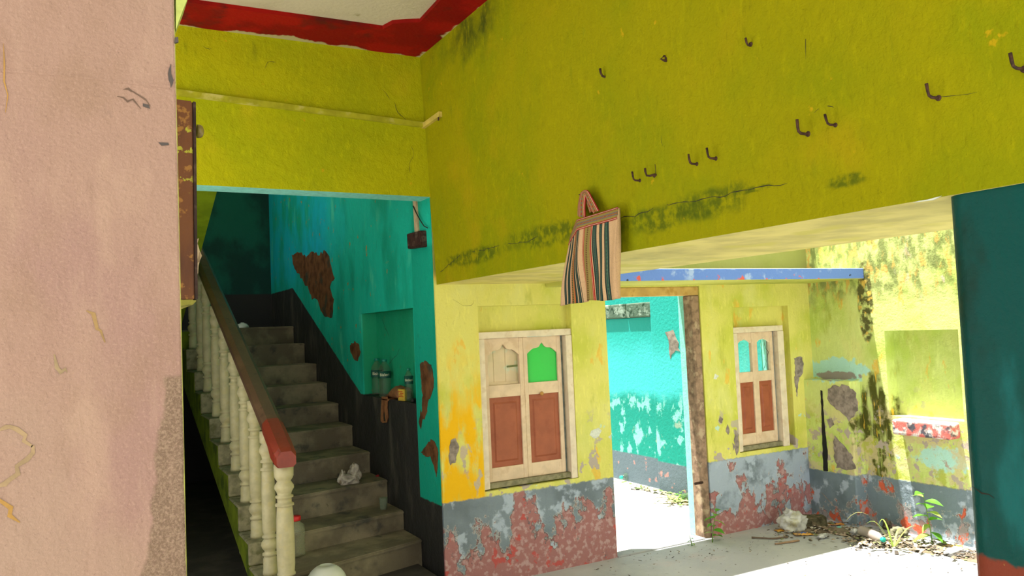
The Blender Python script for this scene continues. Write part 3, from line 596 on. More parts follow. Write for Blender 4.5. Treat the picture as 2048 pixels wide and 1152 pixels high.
ribbon('crack', [(240,180),(262,175),(285,205),(300,212)], .003, plain('crack_brown', (.12, .075, .05)), wp, seed=46); ribbon('crack', [(236,192),(262,196),(282,218)], .0025, bpy.data.materials['crack_brown'], wp, seed=47)
for k, pix in enumerate([[(338,138),(343,130),(345,160),(341,178),(336,160)], [(318,284),(335,286),(336,292),(322,292)], [(348,76),(356,74),(355,86),(349,86)], [(285,207),(296,210),(299,219),(288,215)]]):
    patch('plaster_chip', pix, 'Y', 1.25, GREYD, wp, .0015, .0015, .006, 50+k)
patch('plaster_skim', [(-20,143),(120,152),(345,178),(345,172),(120,147),(-20,138)], 'Y', 1.25, MAT['pink'], wp, .0004, .0, .05, 60)

prism('plaster_fillet', [onY(u, v, 1.249) for u, v in [(352,60),(357,44),(366,20),(379,-12),(352,-12)]], (0, .10, 0), plain('lime_fillet', (.36, .42, .10)), wp)
patch('paint_flake', [(1826,405),(1868,396),(1884,392),(1866,400)], 'X', bx(2.16), MAT['white'], loft, .002, .001, .02, 71)
# ------------------------------------------------------------------ conduit batten, switch box, switchboard
MAT['batten'] = plain('lime_painted_batten', (.40, .40, .02), .6, .15, .12, 12, (.50, .47, .12), dsc=7)
cb = empty('conduit_batten', (1.4, Y0, 3.3)); tag(cb, 'lime painted conduit batten running along the lintel and round its corner', 'conduit')
a, b = onY(300, 178, Y0-.012), onY(845, 250, Y0-.012)
a = a+(a-b)*((a.x+1.15)/(b.x-a.x))
child_world(loftm('batten', [[(p.x, Y0-.026, p.z-.018), (p.x, Y0, p.z-.018), (p.x, Y0, p.z+.018), (p.x, Y0-.026, p.z+.018)] for p in (a, b)], MAT['batten']), cb)
p2 = onX(882, 228, bx(3.2)-.012)
child_world(loftm('batten', [[(bx(3.2)-.028, q.y, q.z-.017), (bx(3.3), q.y, q.z-.017), (bx(3.3), q.y, q.z+.017), (bx(3.2)-.028, q.y, q.z+.017)] for q in (Vector((0, Y0, b.z-.005)), p2)], plain('yellowed_batten', (.62, .50, .10), .6, .3, .15, 10)), cb)
child_world(tube('clip', [(p2.x-.01, p2.y+.02, p2.z-.02), (p2.x-.012, p2.y+.02, p2.z-.04)], .006, MAT['iron']), cb)
sb = empty('switch_box', onX(832, 480, XS)); tag(sb, 'small dark brown square box under a pale cable casing beside the lintel', 'switch box')
MAT['dkwood'] = plain('dark_red_brown_wood', (.045, .018, .014), .6, .3, .3, 20, (.10, .06, .045), dsc=20)
pc = [onX(u, v, XS-.03) for u, v in [(817,468),(845,461),(847,494),(819,498)]]
child_world(prism('box', [(XS-.045, p.y, p.z) for p in pc], (.045, 0, 0), MAT['dkwood'], None, .004), sb)
pc = [onX(u, v, XS-.045) for u, v in [(821,472),(841,467),(843,490),(823,493)]]
child_world(prism('face_plate', [(XS-.051, p.y, p.z) for p in pc], (.007, 0, 0), MAT['dkwood'], None, .001), sb)
pc = [onX(u, v, XS-.01) for u, v in [(826,396),(832,397),(837,463),(830,464)]]
child_world(prism('cable_casing', [(XS-.014, p.y, p.z) for p in pc], (.014, 0, 0), plain('pale_casing', (.55, .42, .25), .6), None, .001), sb)
child_world(tube('wire', [onX(u, v, XS-.02) for u, v in [(826,412),(832,425),(840,440),(848,452),(855,456)]], .004, MAT['crack']), sb)
YB = 2.25
bd = empty('wooden_switchboard', onY(376, 600, YB)); tag(bd, 'brown wooden switchboard with flaking yellow paint on the edge of pink wall', 'switchboard')
def board_m():
    a = M('flaking_brown_board', .55, .35); a.base((.17, .055, .012)).over((.10, .030, .010), a.noise(8, 6, (1, 1, .3)).sm(.45, .65)).over((.46, .44, .03), a.noise(38, 6, off=4).sm(.60, .64)*(a.z+(a.noise(10, 4)-.5)*.4).sm(2.18, 2.34)).over((.36, .16, .03), a.noise(30, 5, off=9).sm(.60, .66)); a.bump(a.noise(60, 4), .002); return a.done()
p, q = onY(385, 202, YB), onY(389, 600, YB)
child_world(prism('board', [(.136, YB, p.z+.006), (p.x, YB, p.z), (q.x, YB, q.z), (.136, YB, q.z+.004)], (0, .30, 0), board_m(), None, .003), bd)
child_world(prism('edge_strip', [(p.x+.0005, YB-.004, p.z-.002), (p.x+.008, YB-.004, p.z-.002), (q.x+.008, YB-.004, q.z+.002), (q.x+.0005, YB-.004, q.z+.002)], (0, .30, 0), MAT['dkwood'], None, .001), bd)
p = onY(389, 262, YB+.05); o = lathe('switch_knob', [(.001, 0), (.018, 0), (.018, .008), (.015, .014), (.006, .018), (.001, .018)], plain('olive_bakelite', (.22, .17, .05), .4, .5), None, 16); o.rotation_euler.y = math.pi/2; o.location = (p.x+.006, YB+.05, p.z); child_world(o, bd)
child_world(prism('switch_plate', [onY(u, v, YB+.03) for u, v in [(386,230),(392,231),(393,300),(388,300)]], (0, .05, 0), MAT['batten'], None, .001), bd)
child_world(prism('broken_socket', rough_poly([onY(u, v, YB+.03) for u, v in [(388,482),(396,478),(399,500),(404,512),(399,520),(398,545),(390,550)]], .012, .003, 5), (0, .05, 0), plain('cream_porcelain', (.55, .42, .24), .5, .4), None), bd)
child_world(prism('plaster_bracket', rough_poly([(.136, YB-.002, q.z), (q.x+.004, YB-.002, q.z), (q.x-.004, YB-.002, q.z-.012), (.20, YB-.002, q.z-.02), (.136, YB-.002, q.z-.02)], .01, .002, 6), (0, .28, 0), plain('lime_plaster_bracket', (.34, .32, .06)), None), bd)

# ------------------------------------------------------------------ iron hooks on the loft wall
IRON = MAT['iron']
def hook(u, v, kind, label, sc_=1., rot=0.):
    X = bx(2.45) if v > 160 else bx(2.9); p = onX(u, v, X); h = empty('wall_hook', p); tag(h, label, 'hook', 'rusty hooks on the loft wall')
    r = .0046*sc_; s = sc_*.86; rnd = random.Random(u)
    if kind == 'L': pts = [(.02, 0, 0), (-.012, 0, -.001), (-.030, .004, 0), (-.036, .010, .008), (-.038, .012, .022), (-.040, .014, .05)]
    elif kind == 'U': pts = [(.02, -.012, .0), (-.015, -.012, 0), (-.03, -.004, -.004), (-.036, .012, 0), (-.038, .018, .02), (-.038, .019, .036)]
    elif kind == 'S': pts = [(.02, 0, -.006), (-.006, 0, -.010), (-.018, .002, -.006), (-.024, .004, .008), (-.026, .006, .030)]
    else: pts = [(.02, .004, .012), (-.012, .0, .014), (-.026, .008, .0), (-.012, -.004, -.012), (.01, -.006, -.012)]
    pts = [Vector(q)*s for q in pts]; c_, s_ = math.cos(rot), math.sin(rot)
    pts = [Vector((q.x, q.y*c_-q.z*s_, q.y*s_+q.z*c_)) for q in pts]
    o = tube('hook_rod', pts, [r*rnd.uniform(.9, 1.15) for _ in pts], IRON, h, 8)
    o2 = from_bm('rust_collar', lathe_bm([(.002, -.004), (.012*s, -.004), (.010*s, .002), (.003, .003)], 9), IRON, h, True); o2.rotation_euler.y = -math.pi/2
    if kind == 'U': tube('thread', [pts[0]+Vector((-.02, 0, 0)), pts[0]+Vector((-.022, 0, .05*s)), pts[0]+Vector((-.018, .014, .045*s))], .0012, IRON, h, 5)
    return h
hook(1211,150,'S','rusty iron stub highest above the striped bag, with a curled foot',1.15)
hook(1332,118,'V','rusty bent iron loop between the two short upper stubs',1.0)
hook(1501,88,'S','short rusty iron stub nearest the tall vertical crack, on its left',.85)
hook(1280,361,'L','rusty hook just right of the striped bag, left one of the close pair',.95)
hook(1309,351,'U','square-bent rusty hook with a loose thread, right one of the pair by the bag',1.1)
hook(1394,328,'L','lower rusty L hook of the pair halfway along the hook row',.95)
hook(1432,317,'L','slimmer rusty L hook just right of the halfway L hook',1.0)
hook(1616,268,'L','rusty hook with upturned tip below the vertical crack',1.15,.1)
hook(1671,250,'L','rusty hook in chipped plaster under a small curved crack',.9,-.1)
hook(1877,196,'L','thick rusty hook on an orange stain with a thread trailing right',1.0)
hook(2047,138,'L','rusty hook at the right edge of the photo above the column',1.0)

# ------------------------------------------------------------------ striped bag
def stripes_m(name, stops, axis, dots=None, thin=None):
    a = M(name, .9, .1); uv = a.t.nodes.new('ShaderNodeUVMap'); sx = a.t.nodes.new('ShaderNodeSeparateXYZ'); a.t.links.new(uv.outputs[0], sx.inputs[0])
    U, V = N(a.t, sx.outputs[0]), N(a.t, sx.outputs[1]); c = (U, V)[axis]; d = (V, U)[axis]
    r = a.t.nodes.new('ShaderNodeValToRGB'); r.color_ramp.interpolation = 'CONSTANT'; el = r.color_ramp.elements
    el[0].position = 0; el[0].color = (*stops[0][1], 1); el[1].position = stops[1][0]; el[1].color = (*stops[1][1], 1)
    for p_, cc in stops[2:]: e = el.new(p_); e.color = (*cc, 1)
    a.t.links.new(c.k, r.inputs[0]); a.base(r.outputs[0])
    for lo, hi, per, cc in dots or []:
        f = d*per; f = f._m('FRACT', 0.); a.over(cc, c.sm(lo, lo+.001)*c.sm(hi+.001, hi)*f.sm(.42, .5))
    a.over((.03, .03, .025), a.noise(200, 2).sm(.5, .75)*.25)
    if thin: f = (c*thin)._m('FRACT', 0.); a.over((.5, .42, .28), f.sm(.75, .85)*.22)
    a.bump(a.noise(260, 2), .0008); return a.done()
CR, DK, RD, OL, BR, OR, WH = (.56, .37, .21), (.012, .035, .032), (.33, .025, .02), (.26, .20, .055), (.10, .03, .012), (.42, .12, .03), (.6, .56, .45)
bs = [(0, CR), (.06, DK), (.10, CR), (.125, DK), (.16, CR), (.172, OR), (.187, OL), (.203, OR), (.218, DK), (.235, CR), (.245, DK), (.278, CR), (.287, DK), (.296, CR), (.366, RD), (.374, CR), (.380, RD), (.398, OL), (.44, OL), (.52, RD), (.528, CR), (.534, RD), (.548, CR), (.556, DK), (.622, CR), (.668, DK), (.728, CR), (.766, DK), (.84, CR)]
MAT['bag'] = stripes_m('striped_bag_cloth', bs, 0, [(.445, .478, 46, BR), (.183, .198, 46, DK), (.58, .60, 90, (.05, .12, .09)), (.69, .71, 90, (.05, .12, .09)), (.79, .815, 70, (.06, .16, .11))], 38)
MAT['bband'] = stripes_m('bag_band_cloth', [(0, RD), (.06, WH), (.10, RD), (.17, OL), (.36, (.14, .12, .14)), (.44, OL), (.56, (.14, .12, .14)), (.64, OL), (.82, RD), (.90, WH), (.93, RD)], 1, [(.45, .55, 40, (.30, .03, .02))])
MAT['bhand'] = stripes_m('bag_handle_cloth', [(0, RD), (.12, WH), (.17, RD), (.26, OL), (.40, (.14, .12, .10)), (.60, OL), (.76, RD), (.84, WH), (.88, RD)], 0, [(.42, .58, 14, (.30, .03, .02))])
bag = empty('striped_bag', onX(1195, 430, bx(2.3)-.05)); tag(bag, 'striped cloth tote bag hanging by its handle on the loft wall', 'bag')
def bag_pt(s, t, back=False):
    fold = .243
    T = [(0, (1129.5, 473)), (fold, (1156, 441)), (1, (1237.5, 416))]; B = [(0, (1112, 612)), (.12, (1127, 608)), (fold, (1163, 606)), (.45, (1180, 600)), (.7, (1208, 602)), (1, (1239, 597))]
    def ip(L):
        for (a, p), (b, q) in zip(L, L[1:]):
            if s <= b: k = (s-a)/(b-a); return Vector((p[0]+(q[0]-p[0])*k, p[1]+(q[1]-p[1])*k))
    w_ = ip(T).lerp(ip(B), t); bul = math.sin(math.pi*min(1, t*1.02)); w_.x += 2.2*math.sin(s*7+t*5)*bul*(1 if .05 < s < .95 else .3)
    X = bx(2.3)-.055-.012*bul
    if s < fold: X += .040*(1-s/fold)
    X -= .010*math.sin(s*26+t*2.2)*t
    if back: X += .012+.02*bul
    p = onX(w_.x, w_.y, bx(2.3)-.05); p.x = X; return p
def grid_mesh(name, fn, ns, nt, mat, par, close=True):
    bm = bmesh.new(); uvl = bm.loops.layers.uv.new('UVMap'); G = {}
    for bk in (0, 1):
        for i in range(ns+1):
            for j in range(nt+1): G[bk, i, j] = (bm.verts.new(fn(i/ns, j/nt, bool(bk))), (i/ns, j/nt))
    def face(L):
        f = bm.faces.new([q[0] for q in L])
        for l, q in zip(f.loops, L): l[uvl].uv = q[1]
    for i in range(ns):
        for j in range(nt):
            for bk in (0, 1):
                L = [G[bk, i, j], G[bk, i+1, j], G[bk, i+1, j+1], G[bk, i, j+1]]; face(L if not bk else L[::-1])
    for j in range(nt): face([G[0, 0, j], G[0, 0, j+1], G[1, 0, j+1], G[1, 0, j]]); face([G[0, ns, j+1], G[0, ns, j], G[1, ns, j], G[1, ns, j+1]])
    for i in range(ns): face([G[0, i, nt], G[0, i+1, nt], G[1, i+1, nt], G[1, i, nt]]); face([G[0, i+1, 0], G[0, i, 0], G[1, i, 0], G[1, i+1, 0]])
    return from_bm(name, bm, mat, par, True)
child_world(grid_mesh('bag_body', bag_pt, 60, 26, MAT['bag'], None), bag)
def band_pt(s, t, back=False):
    p = bag_pt(s, -.012+t*.135, False); p.x += -.0035 if not back else .002; return p
child_world(grid_mesh('bag_band', band_pt, 40, 3, MAT['bband'], None), bag)
def handle(name, pix, X, wpx, mat):
    C = []
    for (a, b) in zip(pix, pix[1:]):
        for k in range(6): C.append(Vector((a[0]+(b[0]-a[0])*k/6, a[1]+(b[1]-a[1])*k/6)))
    C.append(Vector(pix[-1])); n = len(C)-1
    for _ in range(3): C = [C[0]]+[(C[i-1]+C[i]*2+C[i+1])/4 for i in range(1, n)]+[C[-1]]
    def fn(s, t, back=False):
        i = round(t*n); d = (C[min(i+1, n)]-C[max(i-1, 0)]).normalized(); nrm = Vector((-d.y, d.x)); q = C[i]+nrm*((s-.5)*wpx*(.75+.25*abs(2*t-1)))
        p = onX(q.x, q.y, X); p.x = X-.006*math.sin(math.pi*t)+(.004 if back else 0)-.004*math.sin(s*3.14); return p
    return grid_mesh(name, fn, 6, n, mat, None)
child_world(handle('bag_handle', [(1164,434),(1165,410),(1169,386),(1174,384),(1181,400),(1192,424)], bx(2.4)-.045, 13, MAT['bhand']), bag)
child_world(handle('bag_handle', [(1160,432),(1161,412),(1166,388),(1170,384),(1176,398),(1184,424)], bx(2.4)-.034, 10, MAT['bhand']), bag)
hk = empty('bag_nail', onX(1171, 391, bx(2.45))); tag(hk, 'rusty nail holding up the striped bag', 'nail'); child_world(tube('nail_rod', [hk.location+Vector((.02, 0, 0)), hk.location+Vector((-.030, 0, .004))], .003, IRON), hk); child_world(lathe('nail_head', [(.001, 0), (.008, 0), (.008, .003), (.001, .004)], IRON, None, 10, hk.location+Vector((-.032, 0, .002))), hk)

# ------------------------------------------------------------------ niche things
def clearplastic(name, tint, a_=.35):
    m_ = bpy.data.materials.new(name); m_.use_nodes = True; t = m_.node_tree; b = t.nodes['Principled BSDF']; o_ = t.nodes['Material Output']
    b.inputs['Base Color'].default_value = (*tint, 1); b.inputs['Roughness'].default_value = .12; b.inputs['Specular IOR Level'].default_value = .45
    tr = t.nodes.new('ShaderNodeBsdfTransparent'); tr.inputs[0].default_value = (.92, .97, .93, 1); mx = t.nodes.new('ShaderNodeMixShader'); mx.inputs[0].default_value = a_
    t.links.new(tr.outputs[0], mx.inputs[1]); t.links.new(b.outputs[0], mx.inputs[2]); t.links.new(mx.outputs[0], o_.inputs[0]); return m_
MAT['pet'] = clearplastic('clear_bottle_plastic', (.12, .18, .11), .26); MAT['capg'] = plain('green_cap', (.0, .22, .15), .4, .4); MAT['lab'] = plain('dark_green_label', (.004, .075, .055), .45, .4, .1); MAT['let'] = plain('label_lettering', (.72, .75, .50), .5)
def text_mesh(txt, size):
    cu = bpy.data.curves.new('lettering', 'FONT'); cu.body = txt; cu.size = size; cu.align_x = 'CENTER'; cu.align_y = 'CENTER'; cu.extrude = .0003
    o = bpy.data.objects.new('lettering', cu); COL.objects.link(o); bpy.context.view_layer.update()
    me = bpy.data.meshes.new_from_object(o.evaluated_get(bpy.context.evaluated_depsgraph_get())); bpy.data.objects.remove(o); return me
def bottle(loc, R, H, label, cat, group, rz, txt=None, lz=(.50, .68)):
    t = empty('water_bottle', loc); tag(t, label, cat, group); prof = [(.3*R, 0), (.82*R, .004), (.95*R, .02*H)]
    for k in range(7): z = (.06+.06*k)*H; prof += [(.98*R, z), (.93*R, z+.02*H), (.98*R, z+.04*H)]
    prof += [(.97*R, .50*H), (R, .69*H), (.97*R, .74*H), (.82*R, .80*H), (.58*R, .86*H), (.40*R, .90*H), (.38*R, .935*H)]
    from_bm('body', lathe_bm(prof, 22), MAT['pet'], t, True)
    o = lathe('cap', [(.44*R, 0), (.46*R, .003), (.46*R, .055*H), (.40*R, .065*H)], MAT['capg'], t, 18); o.location = (0, 0, .93*H)
    lb = lathe('label', [(1.0*R+.001, lz[0]*H), (1.0*R+.0015, lz[0]*H+.001), (1.0*R+.0015, lz[1]*H), (1.0*R+.001, lz[1]*H)], MAT['lab'], t, 26)
    if txt:
        me = text_mesh(txt, H*.105)
        for v in me.vertices:
            a = v.co.x/R+rz; rr = R+.0022+v.co.z; zz_ = v.co.y+(lz[0]+lz[1])/2*H; v.co = (rr*math.cos(a), rr*math.sin(a), zz_)
        o = link('lettering', me, MAT['let'], lb); o['label'] = 'pale lettering on the label'
    return t
A_CAM = math.atan2(-6, -2.3)            # direction from the niche towards the room
MAT['let2'] = MAT['let']
p = onX(819, 799, XS+.06); bottle((XS+.06, p.y, NZ0), .034, onX(818, 733, XS+.06).z-p.z, 'slim clear water bottle with green label at near end of niche', 'bottle', 'bottles in the stair niche', A_CAM, 'Bisleri', (.52, .76))
p = onX(757, 793, XS+.09); bottle((XS+.085, p.y, NZ0), .052, .325, 'large clear water bottle at the far end of niche, left of its twin', 'bottle', 'bottles in the stair niche', A_CAM, 'Bisleri', (.50, .68))
p = onX(772, 795, XS+.07); bottle((XS+.065, p.y, NZ0), .052, .322, 'large clear water bottle, the nearer of two beside brown leather pouch', 'bottle', 'bottles in the stair niche', A_CAM, 'Bisleri', (.50, .68))
# leather pouch with its torn strap
MAT['leather'] = plain('brown_leather', (.30, .13, .05), .7, .3, .2, 20, (.16, .06, .025), dsc=16)
lp = empty('leather_pouch', (XS+.07, onX(795, 797, XS+.05).y, NZ0)); tag(lp, 'brown leather pouch lying in the niche, torn strap hanging over the edge', 'pouch')
a, b = onX(777, 797, XS+.05).y, onX(806, 797, XS+.05).y
secs = []
for k in range(9):
    f = k/8; yy = a+(b-a)*f; h = .018+.085*math.sin(min(1, f*1.2)*math.pi*.62); ww = .035+.03*f
    secs.append([(XS+.065+ww*math.cos(q)*(1+.1*math.sin(5*q+f*4)), yy, NZ0+.002+h*.5*(1+math.sin(q))*(1+.12*math.sin(3*q+f*6))) for q in [2*math.pi*i/14 for i in range(14)]])
o = loftm('pouch_body', secs, MAT['leather']); [setattr(q, 'use_smooth', True) for q in o.data.polygons]; child_world(o, lp)
child_world(raw('pouch_mouth', [(XS+.02, a+.012, NZ0+.015), (XS+.012, a-.06, NZ0+.006), (XS+.02, a-.10, NZ0+.03), (XS+.075, a-.06, NZ0+.05), (XS+.08, a+.03, NZ0+.045)], [(0, 1, 2, 3, 4)], plain('pouch_lining', (.08, .03, .015))), lp)
XSt = XS-.012
outl = [(763,793),(775,794),(774,815),(776,835),(773,845),(765,846),(761,842),(762,815)]; cut = [(768,822),(770,832),(771,842),(768,843),(767,835)]
pl = [onX(u, v, XSt) for u, v in outl]; child_world(prism('strap', [(XSt, q.y, q.z) for q in pl], (.005, 0, 0), MAT['leather'], None, .001), lp)
child_world(box('strap_bend', (XSt, min(pl[0].y, pl[1].y), NZ0-.012), (XS+.06, max(pl[0].y, pl[1].y), NZ0+.004), MAT['leather'], None, .004), lp)
pl = rough_poly([onX(u, v, XSt) for u, v in cut], .02, .006, 4); child_world(prism('strap_tear', [(XSt-.001, q.y, q.z) for q in pl], (.003, 0, 0), MAT['crack'], None), lp)
mb = empty('matchbox', (XS+.035, onX(804, 799, XS+.03).y, NZ0), .25); tag(mb, 'yellow matchbox standing between pouch and slim bottle', 'matchbox')
MAT['yel'] = plain('yellow_card', (.62, .42, .05), .6, .3, .05); box('sleeve', (-.012, -.045, 0), (.012, .045, .09), MAT['yel'], mb, .002)
for k in range(4): box('print', (-.0135, -.03+.012*(k % 2), .03+.013*k), (-.0115, .035-.01*(k % 3), .036+.013*k), plain('red_print', (.45, .06, .02)) if k == 0 else bpy.data.materials['red_print'], mb)
p = onX(826, 799, XS+.03); tag(lathe('bottle_stopper', [(.004, 0), (.018, .002), (.020, .014), (.013, .026), (.002, .03)], plain('black_rubber', (.008, .008, .008), .5), None, 14, (XS+.03, p.y, NZ0)), 'small black round stopper at the near end of niche', 'stopper')

# ------------------------------------------------------------------ things on the stairs
def crumple(name, loc, size, mat, parent=None, seed=0, sub=4, fr=1.6, amp=.45, flat=True):
    bm = bmesh.new(); bmesh.ops.create_icosphere(bm, subdivisions=sub, radius=1.); off = Vector((seed*3.1, seed*1.7, seed*.9))
    for v in bm.verts:
        d = v.co.normalized(); k = 1+amp*(mnoise.noise(d*fr+off)*1.2+abs(mnoise.noise(d*fr*2.3+off))*-.7+mnoise.noise(d*fr*5+off)*.25); q = d*k
        v.co = Vector((q.x*size[0], q.y*size[1], max(q.z, -.55 if flat else -9)*size[2]))
    mz = min(v.co.z for v in bm.verts)
    for v in bm.verts: v.co.z -= mz
    o = from_bm(name, bm, mat, parent, True); o.location = loc; return o
MAT['rag'] = plain('dirty_white_cloth', (.50, .46, .38), .9, .1, .2, 14, (.22, .18, .12), dsc=22)
zt = NOSE[2].z; p = onZ(698, 967, zt); p.y = max(p.y, NOSE[2].y-.05)
rg = empty('crumpled_rag', (p.x, p.y, zt)); tag(rg, 'crumpled dirty white cloth lying on the third stair tread', 'cloth')
crumple('cloth_heap', (0, 0, 0), (.085, .06, .05), MAT['rag'], rg, 3); crumple('cloth_fold', (.055, .02, .02), (.045, .045, .085), MAT['rag'], rg, 9); crumple('cloth_fold', (-.06, -.01, .0), (.035, .035, .07), MAT['rag'], rg, 5)
zt = NOSE[1].z; p = onZ(767, 1019, zt); gm = clearplastic('dusty_glass', (.28, .34, .24), .45)
gt = empty('glass_tumbler', (p.x, max(p.y, NOSE[1].y-.02), zt)); tag(gt, 'small dusty glass tumbler standing near the wall on second stair', 'tumbler')
lathe('tumbler_wall', [(.024, 0), (.026, .004), (.033, .085), (.0345, .088), (.0325, .088), (.029, .06), (.024, .012), (.001, .011)], gm, gt, 20); lathe('tumbler_rim', [(.0330, .0875), (.0350, .0885), (.0350, .0915), (.0325, .0915)], gm, gt, 20)
p = onZ(592, 1112, NOSE[0].z); jr = empty('plastic_jar', (p.x, p.y, NOSE[0].z)); tag(jr, 'ribbed clear plastic jar with red lid behind the newel post', 'jar')
prof = [(.05, 0), (.062, .006)]
for k in range(5): prof += [(.066, .02+.022*k), (.060, .031+.022*k)]
prof += [(.066, .135), (.066, .19), (.060, .215), (.036, .235), (.034, .25)]
lathe('jar_body', prof, clearplastic('clear_jar_plastic', (.44, .44, .28), .32), jr, 24); o = lathe('jar_lid', [(.038, 0), (.040, .003), (.040, .028), (.036, .032)], plain('red_lid', (.62, .02, .02), .4, .4), jr, 22); o.location = (0, 0, .245)
zb_ = NOSE[0].z; pb = onY(652, 1128, 5.12)
bw = empty('upturned_bowl', (pb.x, 5.12, FR)); tag(bw, 'large white rounded bowl upside down before the bottom stair', 'bowl')
MAT['globe'] = plain('white_globe', (.62, .66, .58), .35, .5, .04, 6); zc_ = pb.z-FR; rg_ = .13
prof = [(.05, 0), (.06, .01), (.06, .03)]+[(rg_*math.cos(t_), zc_-rg_+rg_*math.sin(t_)) for t_ in [(-70+i*10)*math.pi/180 for i in range(14)]]+[(rg_*.32, zc_-.006), (rg_*.30, zc_-.009), (.002, zc_-.009)]
lathe('bowl_shell', prof, MAT['globe'], bw, 36); lathe('bowl_foot', [(.07, 0), (.072, .012), (.06, .03), (.05, .031)], MAT['globe'], bw, 28)
p = onZ(484, 656, NOSE[9].z); pp = onX(485, 655, 1.75)
sg = empty('upturned_bowl', (pp.x, pp.y if pp.y > 9.45 else 9.6, NOSE[9].z)); q_ = onY(485, 656, sg.location.y); sg.location.x = q_.x
tag(sg, 'small white bowl lying upside down on the dark landing', 'bowl')
lathe('bowl_shell', [(.075, 0), (.078, .004), (.070, .03), (.05, .055), (.02, .064), (.001, .065)], MAT['globe'], sg, 22); lathe('bowl_foot', [(.018, .06), (.022, .072), (.016, .072), (.012, .064)], MAT['globe'], sg, 16)
p = onZ(757, 954, NOSE[2].z); tag(crumple('red_scrap', (p.x, p.y+.02, NOSE[2].z), (.016, .012, .012), plain('red_scrap', (.35, .02, .02)), None, 4, 2), 'tiny red scrap on the third stair beside the crumpled cloth', 'scrap')

# ------------------------------------------------------------------ plants
def leaf_mesh(name, L, W, curl=.3, n=6, pinch=.9):
    bm = bmesh.new(); rows = []
    for i in range(n+1):
        f = i/n; wv = W*math.sin(math.pi*min(1, f**pinch))*.5*(1-.15*f)+.0005; z = -curl*L*f*f
        rows.append([bm.verts.new((f*L, -wv, z+wv*.35)), bm.verts.new((f*L, 0, z)), bm.verts.new((f*L, wv, z+wv*.35))])
    for a, b in zip(rows, rows[1:]):
        for k in (0, 1): bm.faces.new((a[k], b[k], b[k+1], a[k+1]))
    me = bpy.data.meshes.new(name); bm.to_mesh(me); bm.free(); [setattr(p, 'use_smooth', True) for p in me.polygons]; return me
def leafm(name, c):
    a = M(name, .5, .4); a.base(c).over(tuple(q*.6 for q in c), a.noise(30, 4).sm(.4, .7)); m_ = a.done(); t = m_.node_tree; o_ = t.nodes['Material Output']
    tr = t.nodes.new('ShaderNodeBsdfTranslucent'); tr.inputs[0].default_value = (c[0]*1.2, min(1, c[1]*1.3), c[2], 1); mx = t.nodes.new('ShaderNodeMixShader'); mx.inputs[0].default_value = .4
    t.links.new(a.b.outputs[0], mx.inputs[1]); t.links.new(tr.outputs[0], mx.inputs[2]); t.links.new(mx.outputs[0], o_.inputs[0]); return m_
MAT['leaf'] = leafm('fresh_leaf', (.12, .36, .03)); MAT['leafy'] = leafm('pale_leaf', (.34, .46, .10)); MAT['stem'] = plain('green_stem', (.14, .26, .04)); MAT['straw'] = leafm('straw_blade', (.42, .40, .14))
LM = leaf_mesh('leaf', .07, .042); LM.materials.append(MAT['leaf']); LM2 = leaf_mesh('leaf', .06, .034, .5); LM2.materials.append(MAT['leafy'])
def plant(name, loc, h, nleaf, label, seed, lean=(.0, 0), sc_=1., low=.12, pale=.3):
    rnd = random.Random(seed); t = empty(name, loc); tag(t, label, 'plant'); pts = [Vector((lean[0]*(f**1.5), lean[1]*(f**1.5), h*f)) for f in [i/6 for i in range(7)]]
    tube('stem', pts, [.005*(1-.6*i/6) for i in range(7)], MAT['stem'], t, 6)
    for k in range(nleaf):
        f = low+(1-low)*(k/(nleaf-1) if nleaf > 1 else 1); i = min(5, int(f*6)); p = pts[i].lerp(pts[i+1], f*6-i)
        o = bpy.data.objects.new('leaf', LM2 if rnd.random() < pale else LM); COL.objects.link(o); o.parent = t; o.location = p; s = sc_*rnd.uniform(.75, 1.25)*(1.1-.3*f)
        o.scale = (s, s, s); o.rotation_euler = (rnd.uniform(-.3, .3), rnd.uniform(-.5, .25), k*2.4+rnd.uniform(-.4, .4))
    return t
p = onZ(1413, 1083, 0); plant('doorway_weed', (4.56, 5.12, 0), .25, 9, 'leafy green weed growing at the foot of the wooden door jamb', 3, (.03, -.03), 1.55, .2, .15)
plant('doorway_sprout', (4.36, 5.14, 0), .08, 4, 'tiny pale sprout left of the weed at the door threshold', 5, (-.02, 0), .7, .3, .8)
p = onZ(1865, 1092, 0); plant('sapling', (p.x, p.y, 0), .40, 13, 'young sapling with sunlit pale leaves beside the right wall', 8, (-.03, .03), 1.8, .12, .4)
g = empty('grass_tuft', (5.52, 4.16, 0)); tag(g, 'tuft of long arching grass blades by the crushed bottle', 'grass')
for k, (a, L, hh) in enumerate([(2.5, .34, .28), (2.2, .2, .2), (-.4, .26, .16), (.3, .22, .12), (1.3, .15, .2), (-1.4, .18, .1)]):
    n = 8; bm = bmesh.new(); rows = []
    for i in range(n+1):
        f = i/n; x, z = L*f, hh*math.sin(f*2.3); wv = .009*(1-f)**.6+.0004; c_, s_ = math.cos(a), math.sin(a); rows.append((bm.verts.new((x*c_-wv*s_*-1, x*s_-wv*c_, max(z, .004))), bm.verts.new((x*c_+wv*s_*-1, x*s_+wv*c_, max(z, .004)))))
    for q, r_ in zip(rows, rows[1:]): bm.faces.new((q[0], r_[0], r_[1], q[1]))
    from_bm('blade', bm, MAT['straw'] if k in (0, 2) else MAT['leafy'], g, True)

